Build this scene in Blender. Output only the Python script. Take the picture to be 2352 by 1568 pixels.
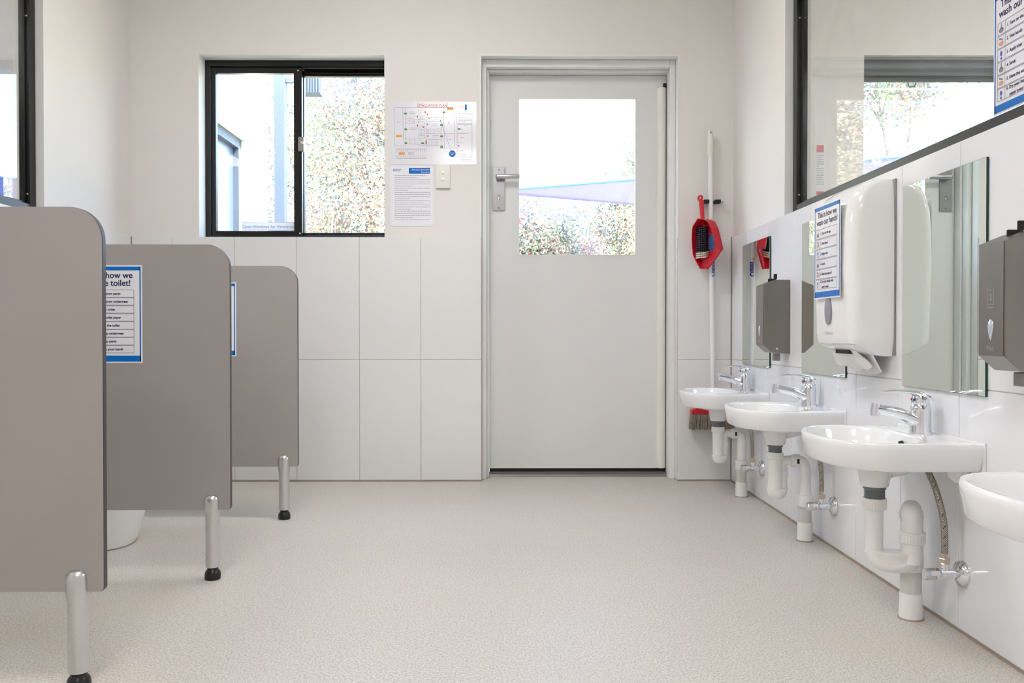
import bpy, bmesh, math, random
import numpy as np
from mathutils import Vector, Matrix

random.seed(7)
for o in list(bpy.data.objects):
    bpy.data.objects.remove(o, do_unlink=True)
S = bpy.context.scene
C = S.collection
R = math.radians
PI = math.pi

# ------------------------------------------------------------------ camera
cam = bpy.data.cameras.new('camera')
cam.sensor_width = 36.0
cam.lens = 29.54
cam.clip_start = 0.02
co = bpy.data.objects.new('camera', cam)
C.objects.link(co)
co.location = (0, 0, 0.734)
co.rotation_euler = (R(90 - 0.623), 0, R(-0.416))
S.camera = co

# ------------------------------------------------------------------ world, sun, exposure
W = bpy.data.worlds.new('world')
S.world = W
W.use_nodes = True
wn = W.node_tree
sky = wn.nodes.new('ShaderNodeTexSky')
sky.sky_type = 'NISHITA'
sky.sun_disc = False
sky.sun_elevation = R(52)
sky.sun_rotation = R(140)
sky.air_density = 1.0
sky.dust_density = 2.5
wn.links.new(sky.outputs[0], wn.nodes['Background'].inputs[0])
wn.nodes['Background'].inputs[1].default_value = 0.95

sun = bpy.data.lights.new('sun', 'SUN')
sun.energy = 7.0
sun.angle = R(1.0)
sun.color = (1.0, 0.95, 0.88)
so = bpy.data.objects.new('sun', sun)
C.objects.link(so)
so.location = (3, -4, 9)
so.rotation_euler = Vector((-0.55, 0.55, -0.72)).to_track_quat('-Z', 'Y').to_euler()

LAMP = 8.4            # strength of the ceiling panels
vs = S.view_settings
vs.view_transform = 'Standard'
vs.look = 'None'
vs.exposure = 1.31
vs.gamma = 1.0
vs.use_curve_mapping = False

# ------------------------------------------------------------------ helpers: materials
def lin(c):
    return tuple(((v / 255.0) / 12.92 if v <= 10 else ((v / 255.0 + 0.055) / 1.055) ** 2.4) for v in c)

MATS = {}
def mat(name, rgb, rough=0.5, metal=0.0, var=0.04, scale=8.0, bump=0.0, bscale=200.0, spec=0.5, coat=0.0, trans=0.0, emit=None):
    if name in MATS:
        return MATS[name]
    m = bpy.data.materials.new(name)
    m.use_nodes = True
    nt = m.node_tree
    b = nt.nodes['Principled BSDF']
    c = lin(rgb)
    tc = nt.nodes.new('ShaderNodeTexCoord')
    nz = nt.nodes.new('ShaderNodeTexNoise')
    nz.inputs['Scale'].default_value = scale
    nz.inputs['Detail'].default_value = 3
    nt.links.new(tc.outputs['Object'], nz.inputs['Vector'])
    rp = nt.nodes.new('ShaderNodeValToRGB')
    rp.color_ramp.elements[0].color = tuple(v * (1 - var) for v in c) + (1,)
    rp.color_ramp.elements[1].color = tuple(min(1, v * (1 + var)) for v in c) + (1,)
    rp.color_ramp.elements[0].position = 0.3
    rp.color_ramp.elements[1].position = 0.7
    nt.links.new(nz.outputs['Fac'], rp.inputs[0])
    nt.links.new(rp.outputs[0], b.inputs['Base Color'])
    b.inputs['Roughness'].default_value = rough
    b.inputs['Metallic'].default_value = metal
    b.inputs['Specular IOR Level'].default_value = spec
    b.inputs['Coat Weight'].default_value = coat
    b.inputs['Coat Roughness'].default_value = 0.05
    if bump:
        n2 = nt.nodes.new('ShaderNodeTexNoise')
        n2.inputs['Scale'].default_value = bscale
        nt.links.new(tc.outputs['Object'], n2.inputs['Vector'])
        bp = nt.nodes.new('ShaderNodeBump')
        bp.inputs['Strength'].default_value = bump
        bp.inputs['Distance'].default_value = 0.002
        nt.links.new(n2.outputs['Fac'], bp.inputs['Height'])
        nt.links.new(bp.outputs[0], b.inputs['Normal'])
    if emit:
        b.inputs['Emission Color'].default_value = lin(emit[0]) + (1,)
        b.inputs['Emission Strength'].default_value = emit[1]
    MATS[name] = m
    return m

def glass_mat(name, tint, ior=1.5, dust=0.0):
    m = bpy.data.materials.new(name)
    m.use_nodes = True
    nt = m.node_tree
    nt.nodes.clear()
    out = nt.nodes.new('ShaderNodeOutputMaterial')
    mx = nt.nodes.new('ShaderNodeMixShader')
    tr = nt.nodes.new('ShaderNodeBsdfTransparent')
    tr.inputs[0].default_value = tint + (1,)
    gl = nt.nodes.new('ShaderNodeBsdfGlossy')
    gl.inputs['Roughness'].default_value = 0.0
    fr = nt.nodes.new('ShaderNodeFresnel')
    fr.inputs['IOR'].default_value = ior
    ge = nt.nodes.new('ShaderNodeNewGeometry')        # a face met from inside takes the inverse index, so a thin pane never turns opaque
    mi = nt.nodes.new('ShaderNodeMapRange')
    mi.inputs[3].default_value = ior
    mi.inputs[4].default_value = 1.0 / ior
    nt.links.new(ge.outputs['Backfacing'], mi.inputs[0])
    nt.links.new(mi.outputs[0], fr.inputs['IOR'])
    nt.links.new(fr.outputs[0], mx.inputs[0])
    nt.links.new(tr.outputs[0], mx.inputs[1])
    nt.links.new(gl.outputs[0], mx.inputs[2])
    if dust:
        mx2 = nt.nodes.new('ShaderNodeMixShader')
        df = nt.nodes.new('ShaderNodeBsdfDiffuse')
        df.inputs[0].default_value = (0.8, 0.82, 0.85, 1)
        tc = nt.nodes.new('ShaderNodeTexCoord')
        nz = nt.nodes.new('ShaderNodeTexNoise')
        nz.inputs['Scale'].default_value = 3.0
        nz.inputs['Detail'].default_value = 6
        nt.links.new(tc.outputs['Object'], nz.inputs['Vector'])
        mr = nt.nodes.new('ShaderNodeMapRange')
        mr.inputs[1].default_value = 0.45
        mr.inputs[2].default_value = 0.8
        mr.inputs[4].default_value = dust
        nt.links.new(nz.outputs['Fac'], mr.inputs[0])
        nt.links.new(mr.outputs[0], mx2.inputs[0])
        nt.links.new(mx.outputs[0], mx2.inputs[1])
        nt.links.new(df.outputs[0], mx2.inputs[2])
        nt.links.new(mx2.outputs[0], out.inputs[0])
    else:
        nt.links.new(mx.outputs[0], out.inputs[0])
    MATS[name] = m
    return m

def floor_mat():
    m = bpy.data.materials.new('speckled_vinyl')
    m.use_nodes = True
    nt = m.node_tree
    b = nt.nodes['Principled BSDF']
    tc = nt.nodes.new('ShaderNodeTexCoord')
    def noise(sc, det, p0, p1):
        n = nt.nodes.new('ShaderNodeTexNoise')
        n.inputs['Scale'].default_value = sc
        n.inputs['Detail'].default_value = det
        nt.links.new(tc.outputs['Object'], n.inputs['Vector'])
        r = nt.nodes.new('ShaderNodeMapRange')
        r.inputs[1].default_value = p0
        r.inputs[2].default_value = p1
        nt.links.new(n.outputs['Fac'], r.inputs[0])
        return r
    def mix(fac, a, c2):
        mx = nt.nodes.new('ShaderNodeMix')
        mx.data_type = 'RGBA'
        nt.links.new(fac.outputs[0], mx.inputs['Factor'])
        if isinstance(a, tuple):
            mx.inputs['A'].default_value = a + (1,)
        else:
            nt.links.new(a.outputs['Result'], mx.inputs['A'])
        mx.inputs['B'].default_value = c2 + (1,)
        return mx
    m1 = mix(noise(190, 3, 0.42, 0.62), lin((217, 210, 201)), lin((189, 182, 173)))
    m2 = mix(noise(330, 2, 0.60, 0.70), m1, lin((150, 140, 130)))
    m3 = mix(noise(260, 2, 0.62, 0.70), m2, lin((234, 231, 227)))
    big = noise(1.6, 3, 0.55, 0.95)
    m4 = mix(big, m3, lin((205, 192, 176)))
    nt.links.new(m4.outputs['Result'], b.inputs['Base Color'])
    b.inputs['Roughness'].default_value = 0.42
    b.inputs['Specular IOR Level'].default_value = 0.35
    n = nt.nodes.new('ShaderNodeTexNoise')
    n.inputs['Scale'].default_value = 420
    nt.links.new(tc.outputs['Object'], n.inputs['Vector'])
    bp = nt.nodes.new('ShaderNodeBump')
    bp.inputs['Strength'].default_value = 0.04
    bp.inputs['Distance'].default_value = 0.001
    nt.links.new(n.outputs['Fac'], bp.inputs['Height'])
    nt.links.new(bp.outputs[0], b.inputs['Normal'])
    return m

def brushed_mat(name, rgb, rough=0.32, vert=True):
    m = mat(name, rgb, rough, 1.0, 0.05, 6)
    nt = m.node_tree
    b = nt.nodes['Principled BSDF']
    tc = nt.nodes.new('ShaderNodeTexCoord')
    mp = nt.nodes.new('ShaderNodeMapping')
    mp.inputs['Scale'].default_value = (900, 900, 6) if vert else (900, 6, 900)
    nz = nt.nodes.new('ShaderNodeTexNoise')
    nz.inputs['Scale'].default_value = 1.0
    nt.links.new(tc.outputs['Object'], mp.inputs[0])
    nt.links.new(mp.outputs[0], nz.inputs['Vector'])
    bp = nt.nodes.new('ShaderNodeBump')
    bp.inputs['Strength'].default_value = 0.12
    bp.inputs['Distance'].default_value = 0.0006
    nt.links.new(nz.outputs['Fac'], bp.inputs['Height'])
    nt.links.new(bp.outputs[0], b.inputs['Normal'])
    return m

def braid_mat():
    m = mat('braided_steel', (165, 160, 150), 0.35, 0.85, 0.05)
    nt = m.node_tree
    b = nt.nodes['Principled BSDF']
    tc = nt.nodes.new('ShaderNodeTexCoord')
    ck = nt.nodes.new('ShaderNodeTexChecker')
    ck.inputs['Scale'].default_value = 420
    ck.inputs[1].default_value = lin((190, 184, 172)) + (1,)
    ck.inputs[2].default_value = lin((120, 112, 102)) + (1,)
    nt.links.new(tc.outputs['Object'], ck.inputs['Vector'])
    nt.links.new(ck.outputs[0], b.inputs['Base Color'])
    return m

PLASTER = mat('cream_plaster', (235, 231, 226), 0.75, var=0.015, scale=1.5, bump=0.05, bscale=120, spec=0.2)
CEIL = mat('white_ceiling', (240, 238, 234), 0.85, var=0.01)
TILE = mat('white_gloss_tile', (237, 237, 240), 0.09, var=0.01, scale=2.0, spec=0.5)
TILEM = mat('white_satin_tile', (233, 232, 230), 0.28, var=0.012, scale=2.0, spec=0.45)
GROUT = mat('brown_grey_grout', (202, 194, 186), 0.9, var=0.08, scale=20)
SILIC = mat('brown_corner_joint', (168, 150, 134), 0.9, var=0.1, scale=20)
FLOOR = floor_mat()
BLACK = mat('black_powder_coat', (10, 10, 12), 0.24, var=0.05, scale=30, bump=0.06, bscale=900, spec=0.5)
GLASS = glass_mat('window_glass', (0.97, 0.985, 0.98), 1.5)
GLASSR = glass_mat('dusty_partition_glass', (0.94, 0.955, 0.95), 1.85, dust=0.10)
DOORW = mat('white_door_paint', (230, 230, 228), 0.42, var=0.012, scale=1.2, spec=0.4)
TRIMW = mat('white_trim_paint', (236, 236, 234), 0.4, var=0.012, scale=3, spec=0.4)
GUARD = mat('ivory_plastic', (238, 234, 226), 0.4, var=0.01)
DARK = mat('dark_rubber_and_shade', (24, 24, 24), 0.6)  # rubber parts, and the dark strip painted as shade in the hinge gap
ALU = brushed_mat('brushed_aluminium', (214, 214, 215), 0.30)
STEEL = brushed_mat('brushed_steel', (142, 136, 132), 0.34)
SATIN = mat('satin_chrome', (168, 168, 171), 0.3, 1.0, 0.03)
CHROME = mat('chrome', (232, 234, 238), 0.05, 1.0, 0.01)
BRASSN = mat('nickel_nut', (198, 184, 164), 0.25, 1.0, 0.03)
LAMI = mat('greige_laminate', (166, 160, 156), 0.42, var=0.02, scale=4, bump=0.03, bscale=500, spec=0.35)
CORE = mat('dark_laminate_core', (58, 56, 60), 0.35, var=0.05)
CERAM = mat('white_ceramic', (246, 246, 246), 0.06, var=0.006, spec=0.55, coat=0.4)
PVC = mat('white_pvc', (244, 243, 240), 0.3, var=0.01)
PVCG = mat('grey_white_pvc', (212, 211, 206), 0.35, var=0.02)
THREAD = mat('grey_threaded_plastic', (118, 122, 128), 0.35, var=0.1, scale=60)
WPLAST = mat('white_gloss_plastic', (245, 245, 243), 0.10, var=0.006, spec=0.5)
PAPER = mat('white_paper', (238, 238, 242), 0.32, var=0.01, spec=0.4)
PAPERS = mat('laminated_paper', (236, 235, 240), 0.10, var=0.01, spec=0.5)
THINP = mat('thin_backlit_paper', (226, 228, 236), 0.5, var=0.01)
_nt = THINP.node_tree
_t = _nt.nodes.new('ShaderNodeBsdfTranslucent'); _t.inputs[0].default_value = (0.62, 0.65, 0.72, 1)
_m = _nt.nodes.new('ShaderNodeMixShader'); _m.inputs[0].default_value = 0.35
_nt.links.new(_nt.nodes['Principled BSDF'].outputs[0], _m.inputs[1]); _nt.links.new(_t.outputs[0], _m.inputs[2])
_nt.links.new(_m.outputs[0], _nt.nodes['Material Output'].inputs[0])
TISSUE = mat('tissue', (245, 244, 242), 0.9, var=0.01)
BLUE = mat('print_blue', (0, 112, 200), 0.35, var=0.02, spec=0.25)
NAVY = mat('print_navy', (38, 40, 86), 0.4, var=0.02)
GREYI = mat('print_grey', (130, 132, 146), 0.5, var=0.02)
LINEI = mat('print_line_grey', (120, 118, 134), 0.5, var=0.02)
REDI = mat('print_red', (196, 38, 52), 0.4, var=0.02)
GREENI = mat('print_green', (70, 150, 60), 0.4, var=0.02)
ORANGEI = mat('print_orange', (238, 160, 30), 0.4, var=0.02)
SKINI = mat('print_skin', (222, 150, 120), 0.4, var=0.05)
WHITEI = mat('print_white', (246, 246, 248), 0.4, var=0.01)
REDP = mat('red_plastic', (206, 22, 44), 0.28, var=0.03)
BRI_B = mat('black_bristle', (26, 28, 44), 0.6)
BRI_W = mat('cream_bristle', (226, 214, 196), 0.7)
BRI_T = mat('tan_bristle', (150, 138, 122), 0.8, var=0.25, scale=60)
WHITEM = mat('white_enamel_handle', (240, 240, 242), 0.25, var=0.01)
MIRROR = mat('mirror_silver', (232, 238, 232), 0.0, 1.0, 0.0)
GEDGE = mat('green_glass_edge', (16, 62, 48), 0.1, var=0.05)
BRAID = braid_mat()
LEVERM = mat('pewter_handle', (196, 192, 196), 0.3, 0.9, 0.02)
BLIND = mat('charcoal_blind', (56, 62, 74), 0.6, var=0.04)

# ------------------------------------------------------------------ helpers: geometry
def box(bm, x0, x1, y0, y1, z0, z1, bev=0.0, seg=2):
    vs_ = [bm.verts.new((x, y, z)) for z in (z0, z1) for y in (y0, y1) for x in (x0, x1)]
    idx = [(0, 2, 3, 1), (4, 5, 7, 6), (0, 1, 5, 4), (2, 6, 7, 3), (0, 4, 6, 2), (1, 3, 7, 5)]
    fs = [bm.faces.new([vs_[i] for i in f]) for f in idx]
    if bev:
        es = list({e for f in fs for e in f.edges})
        bmesh.ops.bevel(bm, geom=es, offset=bev, segments=seg, affect='EDGES', profile=0.5)
    return bm

def frames(pts):
    ts = []
    n = len(pts)
    for i in range(n):
        a = pts[max(0, i - 1)]
        b = pts[min(n - 1, i + 1)]
        ts.append((b - a).normalized())
    up = Vector((0, 0, 1)) if abs(ts[0].z) < 0.9 else Vector((1, 0, 0))
    nrm = (up - ts[0] * up.dot(ts[0])).normalized()
    out = []
    for t in ts:
        nrm = (nrm - t * nrm.dot(t)).normalized()
        out.append((nrm, t.cross(nrm)))
    return out

def tube(bm, pts, r, seg=16, sx=1.0, sy=1.0):
    pts = [Vector(p) for p in pts]
    rs = r if isinstance(r, (list, tuple)) else [r] * len(pts)
    fr = frames(pts)
    rings = []
    for p, rr, (n, b) in zip(pts, rs, fr):
        rings.append([bm.verts.new(p + n * (rr * sx * math.cos(2 * PI * k / seg)) + b * (rr * sy * math.sin(2 * PI * k / seg))) for k in range(seg)])
    for a, c in zip(rings, rings[1:]):
        for k in range(seg):
            bm.faces.new((a[k], a[(k + 1) % seg], c[(k + 1) % seg], c[k]))
    bm.faces.new(rings[0][::-1])
    bm.faces.new(rings[-1])
    return bm

def lathe(bm, prof, o=(0, 0, 0), axis=(0, 0, 1), seg=24):
    ax = Vector(axis).normalized()
    pts = [Vector(o) + ax * h for _, h in prof]
    u = (Vector((1, 0, 0)) if abs(ax.x) < 0.9 else Vector((0, 1, 0)))
    u = (u - ax * u.dot(ax)).normalized()
    v = ax.cross(u)
    rings = []
    for (r, _), p in zip(prof, pts):
        if r < 1e-6:
            rings.append([bm.verts.new(p)])
        else:
            rings.append([bm.verts.new(p + u * r * math.cos(2 * PI * k / seg) + v * r * math.sin(2 * PI * k / seg)) for k in range(seg)])
    for a, c in zip(rings, rings[1:]):
        for k in range(seg):
            k2 = (k + 1) % seg
            if len(a) == 1 and len(c) == 1:
                continue
            if len(a) == 1:
                bm.faces.new((a[0], c[k2], c[k]))
            elif len(c) == 1:
                bm.faces.new((a[k], a[k2], c[0]))
            else:
                bm.faces.new((a[k], a[k2], c[k2], c[k]))
    if len(rings[0]) > 1:
        bm.faces.new(rings[0][::-1])
    if len(rings[-1]) > 1:
        bm.faces.new(rings[-1])
    return bm

def prism(bm, poly, f0, f1, bev=0.0, seg=2):
    """poly: 2-D points; f0/f1 map a 2-D point to the two ends."""
    a = [bm.verts.new(f0(*p)) for p in poly]
    b = [bm.verts.new(f1(*p)) for p in poly]
    n = len(poly)
    fs = [bm.faces.new(a[::-1]), bm.faces.new(b)]
    for i in range(n):
        fs.append(bm.faces.new((a[i], a[(i + 1) % n], b[(i + 1) % n], b[i])))
    if bev:
        es = list({e for f in fs[:2] for e in f.edges})
        bmesh.ops.bevel(bm, geom=es, offset=bev, segments=seg, affect='EDGES', profile=0.5)
    return bm

def loft(bm, rings, cap0=True, cap1=True):
    rr = [[bm.verts.new(p) for p in ring] for ring in rings]
    n = len(rr[0])
    for a, c in zip(rr, rr[1:]):
        for k in range(n):
            bm.faces.new((a[k], a[(k + 1) % n], c[(k + 1) % n], c[k]))
    if cap0:
        bm.faces.new(rr[0][::-1])
    if cap1:
        bm.faces.new(rr[-1])
    return bm

def bez(p, n=16):
    """Catmull-Rom through the points."""
    p = [Vector(q) for q in p]
    q = [p[0] * 2 - p[1]] + p + [p[-1] * 2 - p[-2]]
    out = []
    for i in range(1, len(q) - 2):
        for k in range(n):
            t = k / n
            out.append(0.5 * ((2 * q[i]) + (q[i + 1] - q[i - 1]) * t + (2 * q[i - 1] - 5 * q[i] + 4 * q[i + 1] - q[i + 2]) * t * t
                              + (3 * q[i] - q[i - 1] - 3 * q[i + 1] + q[i + 2]) * t ** 3))
    out.append(p[-1])
    return out

PRINT = {'lettering', 'heading_lettering', 'white_lettering', 'red_print', 'green_print', 'orange_print', 'blue_print', 'small_print', 'plan_lines', 'table_lines',
         'grey_pictures', 'skin_pictures', 'blue_pictures', 'blue_thread'}
def NB():
    return bmesh.new()

def obj(name, bm, m, parent=None, smooth=False, kind=None):
    me = bpy.data.meshes.new(name)
    bmesh.ops.recalc_face_normals(bm, faces=bm.faces)
    bm.to_mesh(me)
    bm.free()
    if smooth:
        me.polygons.foreach_set('use_smooth', [True] * len(me.polygons))
        try:
            me.set_sharp_from_angle(angle=R(38))
        except Exception:
            pass
    me.materials.append(m)
    o = bpy.data.objects.new(name, me)
    C.objects.link(o)
    if parent:
        o.parent = parent
    if name in PRINT:
        kind = 'stuff'
    if kind:
        o['kind'] = kind
    return o

def tag(o, label=None, cat=None, group=None, kind=None):
    if label: o['label'] = label
    if cat: o['category'] = cat
    if group: o['group'] = group
    if kind: o['kind'] = kind
    return o

def thing(name, label, cat, loc=(0, 0, 0), rot=(0, 0, 0), group=None, kind=None):
    o = bpy.data.objects.new(name, None)
    o.empty_display_size = 0.05
    C.objects.link(o)
    o.location = loc
    o.rotation_euler = rot
    return tag(o, label, cat, group, kind)

def struct(name, bm, m, label=None):
    o = obj(name, bm, m)
    o['kind'] = 'structure'
    if label:
        o['label'] = label
    return o

def kids(o):
    return [c for c in bpy.data.objects if c.parent == o]

def copy_tree(o, loc=None, label=None, parent=None):
    c = o.copy()
    C.objects.link(c)
    c.parent = parent
    if loc is not None:
        c.location = loc
    if label:
        c['label'] = label
    for ch in kids(o):
        copy_tree(ch, parent=c)
    return c

FACE_CAM = (R(90), 0, 0)            # x right, y up, z towards the camera (-Y)
FACE_LEFT = (R(90), 0, R(-90))      # on the right-hand wall, facing -X

def text(bm, s, x, y, size, z=0.0, align='LEFT', sx=1.0, bold=0.0, rot=0.0):
    cu = bpy.data.curves.new('t', 'FONT')
    cu.body = s
    cu.size = size
    cu.align_x = align
    cu.fill_mode = 'FRONT'
    cu.resolution_u = 3
    cu.offset = bold
    ob = bpy.data.objects.new('t', cu)
    me = bpy.data.meshes.new_from_object(ob)
    M = Matrix.Translation((x, y, z)) @ Matrix.Rotation(rot, 4, 'Z') @ Matrix.Diagonal((sx, 1, 1, 1))
    me.transform(M)
    bm.from_mesh(me)
    bpy.data.meshes.remove(me)
    bpy.data.objects.remove(ob)
    bpy.data.curves.remove(cu)
    return bm

def rect(bm, x0, x1, y0, y1, z):
    bm.faces.new([bm.verts.new(p) for p in ((x0, y0, z), (x1, y0, z), (x1, y1, z), (x0, y1, z))])

def line(bm, x0, y0, x1, y1, w, z):
    d = Vector((x1 - x0, y1 - y0))
    n = Vector((-d.y, d.x)).normalized() * w / 2
    e = d.normalized() * w / 2
    a = Vector((x0, y0)) - e
    b = Vector((x1, y1)) + e
    bm.faces.new([bm.verts.new((p.x, p.y, z)) for p in (a - n, b - n, b + n, a + n)])

def frame_rect(bm, x0, x1, y0, y1, w, z):
    line(bm, x0, y0, x1, y0, w, z); line(bm, x0, y1, x1, y1, w, z)
    line(bm, x0, y0, x0, y1, w, z); line(bm, x1, y0, x1, y1, w, z)

def disc(bm, x, y, r, z, seg=24, ry=None):
    ry = ry or r
    bm.faces.new([bm.verts.new((x + r * math.cos(2 * PI * k / seg), y + ry * math.sin(2 * PI * k / seg), z)) for k in range(seg)])

# ------------------------------------------------------------------ room dimensions (metres)
XL, XR = -1.843, 1.120          # side walls
YB, YF = 4.142, -2.60           # far wall with the door, wall behind the camera
HC = 2.72                       # ceiling
TT = 0.008                      # tile thickness
WT = 1.203                      # height of the tiling
WX0, WX1, WZ1 = -1.509, -0.592, 2.099        # far window opening
DX0, DX1, DZ1 = -0.129, 0.852, 2.099         # door opening
WEND = 3.380                                 # far end of the two side windows
WNEAR = 0.35
BACK = 0.24                     # thickness of the far wall
RXE, LXE = 5.6, -6.2            # outer ends of the neighbouring rooms

# floor and ceiling
b = NB(); box(b, LXE, RXE, YF - 0.2, YB + BACK, -0.15, 0.0)
fl = struct('floor', b, FLOOR)
b = NB(); box(b, LXE, RXE, YF - 0.2, YB + BACK, HC, HC + 0.15)
struct('ceiling', b, CEIL)

# far wall (bathroom), with window and door openings
b = NB()
y0, y1 = YB, YB + BACK
box(b, XL - 0.1, WX0, y0, y1, 0, HC)
box(b, WX0, WX1, y0, y1, 0, 1.197)
box(b, WX0, WX1, y0, y1, WZ1, HC)
box(b, WX1, DX0, y0, y1, 0, HC)
box(b, DX0, DX1, y0, y1, DZ1, HC)
box(b, DX1, XR + 0.1, y0, y1, 0, HC)
wall_back = struct('wall_back', b, PLASTER)

def side_wall(name, x0, x1):
    b = NB()
    box(b, x0, x1, WEND, YB, 0, HC)
    box(b, x0, x1, WNEAR, WEND, 0, 1.20)
    box(b, x0, x1, WNEAR, WEND, 2.10, HC)
    box(b, x0, x1, YF, WNEAR, 0, HC)
    return struct(name, b, PLASTER)
wall_right = side_wall('wall_right', XR, XR + 0.13)
wall_left = side_wall('wall_left', XL - 0.13, XL)
b = NB(); box(b, LXE, RXE, YF - 0.2, YF, 0, HC)
struct('wall_front', b, PLASTER)

# neighbouring rooms: outer walls, far walls with windows
RW0, RW1, RWZ0 = 1.765, 4.3, 0.95
b = NB()
box(b, XR + 0.1, RW0, YB, YB + BACK, 0, HC)
box(b, RW0, RW1, YB, YB + BACK, 0, RWZ0)
box(b, RW0, RW1, YB, YB + BACK, 2.10, HC)
box(b, RW1, RXE, YB, YB + BACK, 0, HC)
struct('wall_right_room', b, PLASTER)
b = NB(); box(b, RXE, RXE + 0.2, YF, YB, 0, HC)
struct('wall_far_right', b, PLASTER)
LW0, LW1 = -4.4, -2.40
b = NB()
box(b, LW1, XL - 0.1, YB, YB + BACK, 0, HC)
box(b, LW0, LW1, YB, YB + BACK, 0, 0.95)
box(b, LW0, LW1, YB, YB + BACK, 2.02, HC)
box(b, LXE, LW0, YB, YB + BACK, 0, HC)
struct('wall_left_room', b, PLASTER)
b = NB(); box(b, LXE - 0.2, LXE, YF, YB, 0, HC)
struct('wall_far_left', b, PLASTER)

# ------------------------------------------------------------------ wall tiles: every tile its own piece
tile_cache = {}
def tile_mesh(w, h, m):
    k = (round(w, 4), round(h, 4), m.name)
    if k not in tile_cache:
        b = NB(); box(b, 0, w, 0, h, 0, TT, 0.0012, 1)
        me = bpy.data.meshes.new('tile')
        bmesh.ops.recalc_face_normals(b, faces=b.faces)
        b.to_mesh(me); b.free(); me.materials.append(m)
        tile_cache[k] = me
    return tile_cache[k]

G = 0.0028
def tile(parent, loc, rot, w, h, m):
    o = bpy.data.objects.new('tile', tile_mesh(w - G, h - G, m))
    C.objects.link(o)
    o.location = loc
    o.rotation_euler = rot
    o.parent = parent

ROWS = [(0.006, 0.594), (0.600, 0.603)]
def tile_run_back(edges, m):
    for a, c in zip(edges, edges[1:]):
        for z, h in ROWS:
            tile(wall_back, (a + G / 2, YB - 0.0005, z + G / 2), FACE_CAM, c - a, h, m)
back_edges = [XL + 0.010] + [-1.6415 + 0.3045 * i for i in range(5)] + [-0.1165]
back_edges = [XL + 0.010, -1.637, -1.333, -1.028, -0.720, -0.418, DX0 + 0.008]
tile_run_back(back_edges, TILEM)
tile_run_back([DX1 - 0.006, XR - 0.010], TILEM)
# grout beds behind the tiles, and the brown joints at floor and corners
def part(name, parent, m, *bs, bev=0, smooth=False):
    b = NB()
    for q in bs:
        box(b, *q, bev=bev)
    return obj(name, b, m, parent, smooth)
part('grout', wall_back, GROUT, (XL, DX0 + 0.009, YB - 0.0055, YB, 0.002, WT - 0.004), (DX1 - 0.007, XR, YB - 0.0055, YB, 0.002, WT - 0.004))
part('corner_joint', wall_back, SILIC, (XL, DX0 + 0.009, YB - 0.0095, YB, 0, 0.0050), (DX1 - 0.006, XR, YB - 0.0095, YB, 0, 0.0050),
     (XL, XL + 0.0105, YB - 0.007, YB, 0, WT), (XR - 0.0105, XR, YB - 0.007, YB, 0, WT))
# tile returns into the door reveal
part('tile_return', wall_back, TILEM, (DX1 - 0.0062, DX1, YB - 0.004, YB + 0.10, 0.006, WT), (DX0, DX0 + 0.007, YB - 0.004, YB + 0.02, 0.006, WT))

right_edges = [YB - 0.010, 3.872, 3.568, 3.264, 2.962, 2.660, 2.356, 2.053]
while right_edges[-1] > -1.2:
    right_edges.append(right_edges[-1] - 0.3033)
for a, c in zip(right_edges, right_edges[1:]):
    for z, h in ROWS:
        tile(wall_right, (XR + 0.0005, a - G / 2, z + G / 2), FACE_LEFT, a - c, h, TILE)
part('grout', wall_right, GROUT, (XR - 0.0055, XR, right_edges[-1], YB, 0.002, WT - 0.004))
part('corner_joint', wall_right, SILIC, (XR - 0.0095, XR, right_edges[-1], YB, 0, 0.0050))
left_edges = [YB - 0.010 - 0.3033 * i for i in range(18)]
FACE_RIGHT = (R(90), 0, R(90))
for a, c in zip(left_edges, left_edges[1:]):
    for z, h in ROWS:
        tile(wall_left, (XL - 0.0005, c + G / 2, z + G / 2), FACE_RIGHT, a - c, h, TILEM)
part('grout', wall_left, GROUT, (XL, XL + 0.0055, left_edges[-1], YB, 0.002, WT - 0.004))
part('corner_joint', wall_left, SILIC, (XL, XL + 0.0095, left_edges[-1], YB, 0, 0.0050))

# ------------------------------------------------------------------ far window (sliding, black aluminium)
w1 = thing('window_1', 'black aluminium sliding window beside the evacuation plan', 'window', (0, 0, 0), kind='structure')
part('reveal_lining', w1, TRIMW, (WX0, WX0 + 0.004, YB - 0.001, YB + 0.087, 1.197, WZ1), (WX0 + 0.004, WX1 - 0.004, YB - 0.001, YB + 0.087, WZ1 - 0.004, WZ1),
     (WX1 - 0.004, WX1, YB - 0.001, YB + 0.087, 1.197, WZ1), (WX0 + 0.004, WX1 - 0.004, YB - 0.001, YB + 0.087, 1.1975, 1.2005))
fy = YB + 0.088
x0, x1, z0, z1 = WX0 + 0.004, WX1 - 0.004, 1.2005, WZ1 - 0.004
part('outer_frame', w1, BLACK,
     (x0, x0 + 0.026, fy, fy + 0.10, z0, z1), (x1 - 0.013, x1, fy, fy + 0.10, z0, z1),
     (x0 + 0.026, x1 - 0.013, fy, fy + 0.10, z1 - 0.030, z1), (x0 + 0.026, x1 - 0.013, fy, fy + 0.10, z0, z0 + 0.020),
     (-1.02, x1 - 0.013, fy + 0.004, fy + 0.010, z1 - 0.040, z1 - 0.030), (-1.02, x1 - 0.013, fy + 0.046, fy + 0.054, z1 - 0.052, z1 - 0.030), bev=0.0012)
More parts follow.
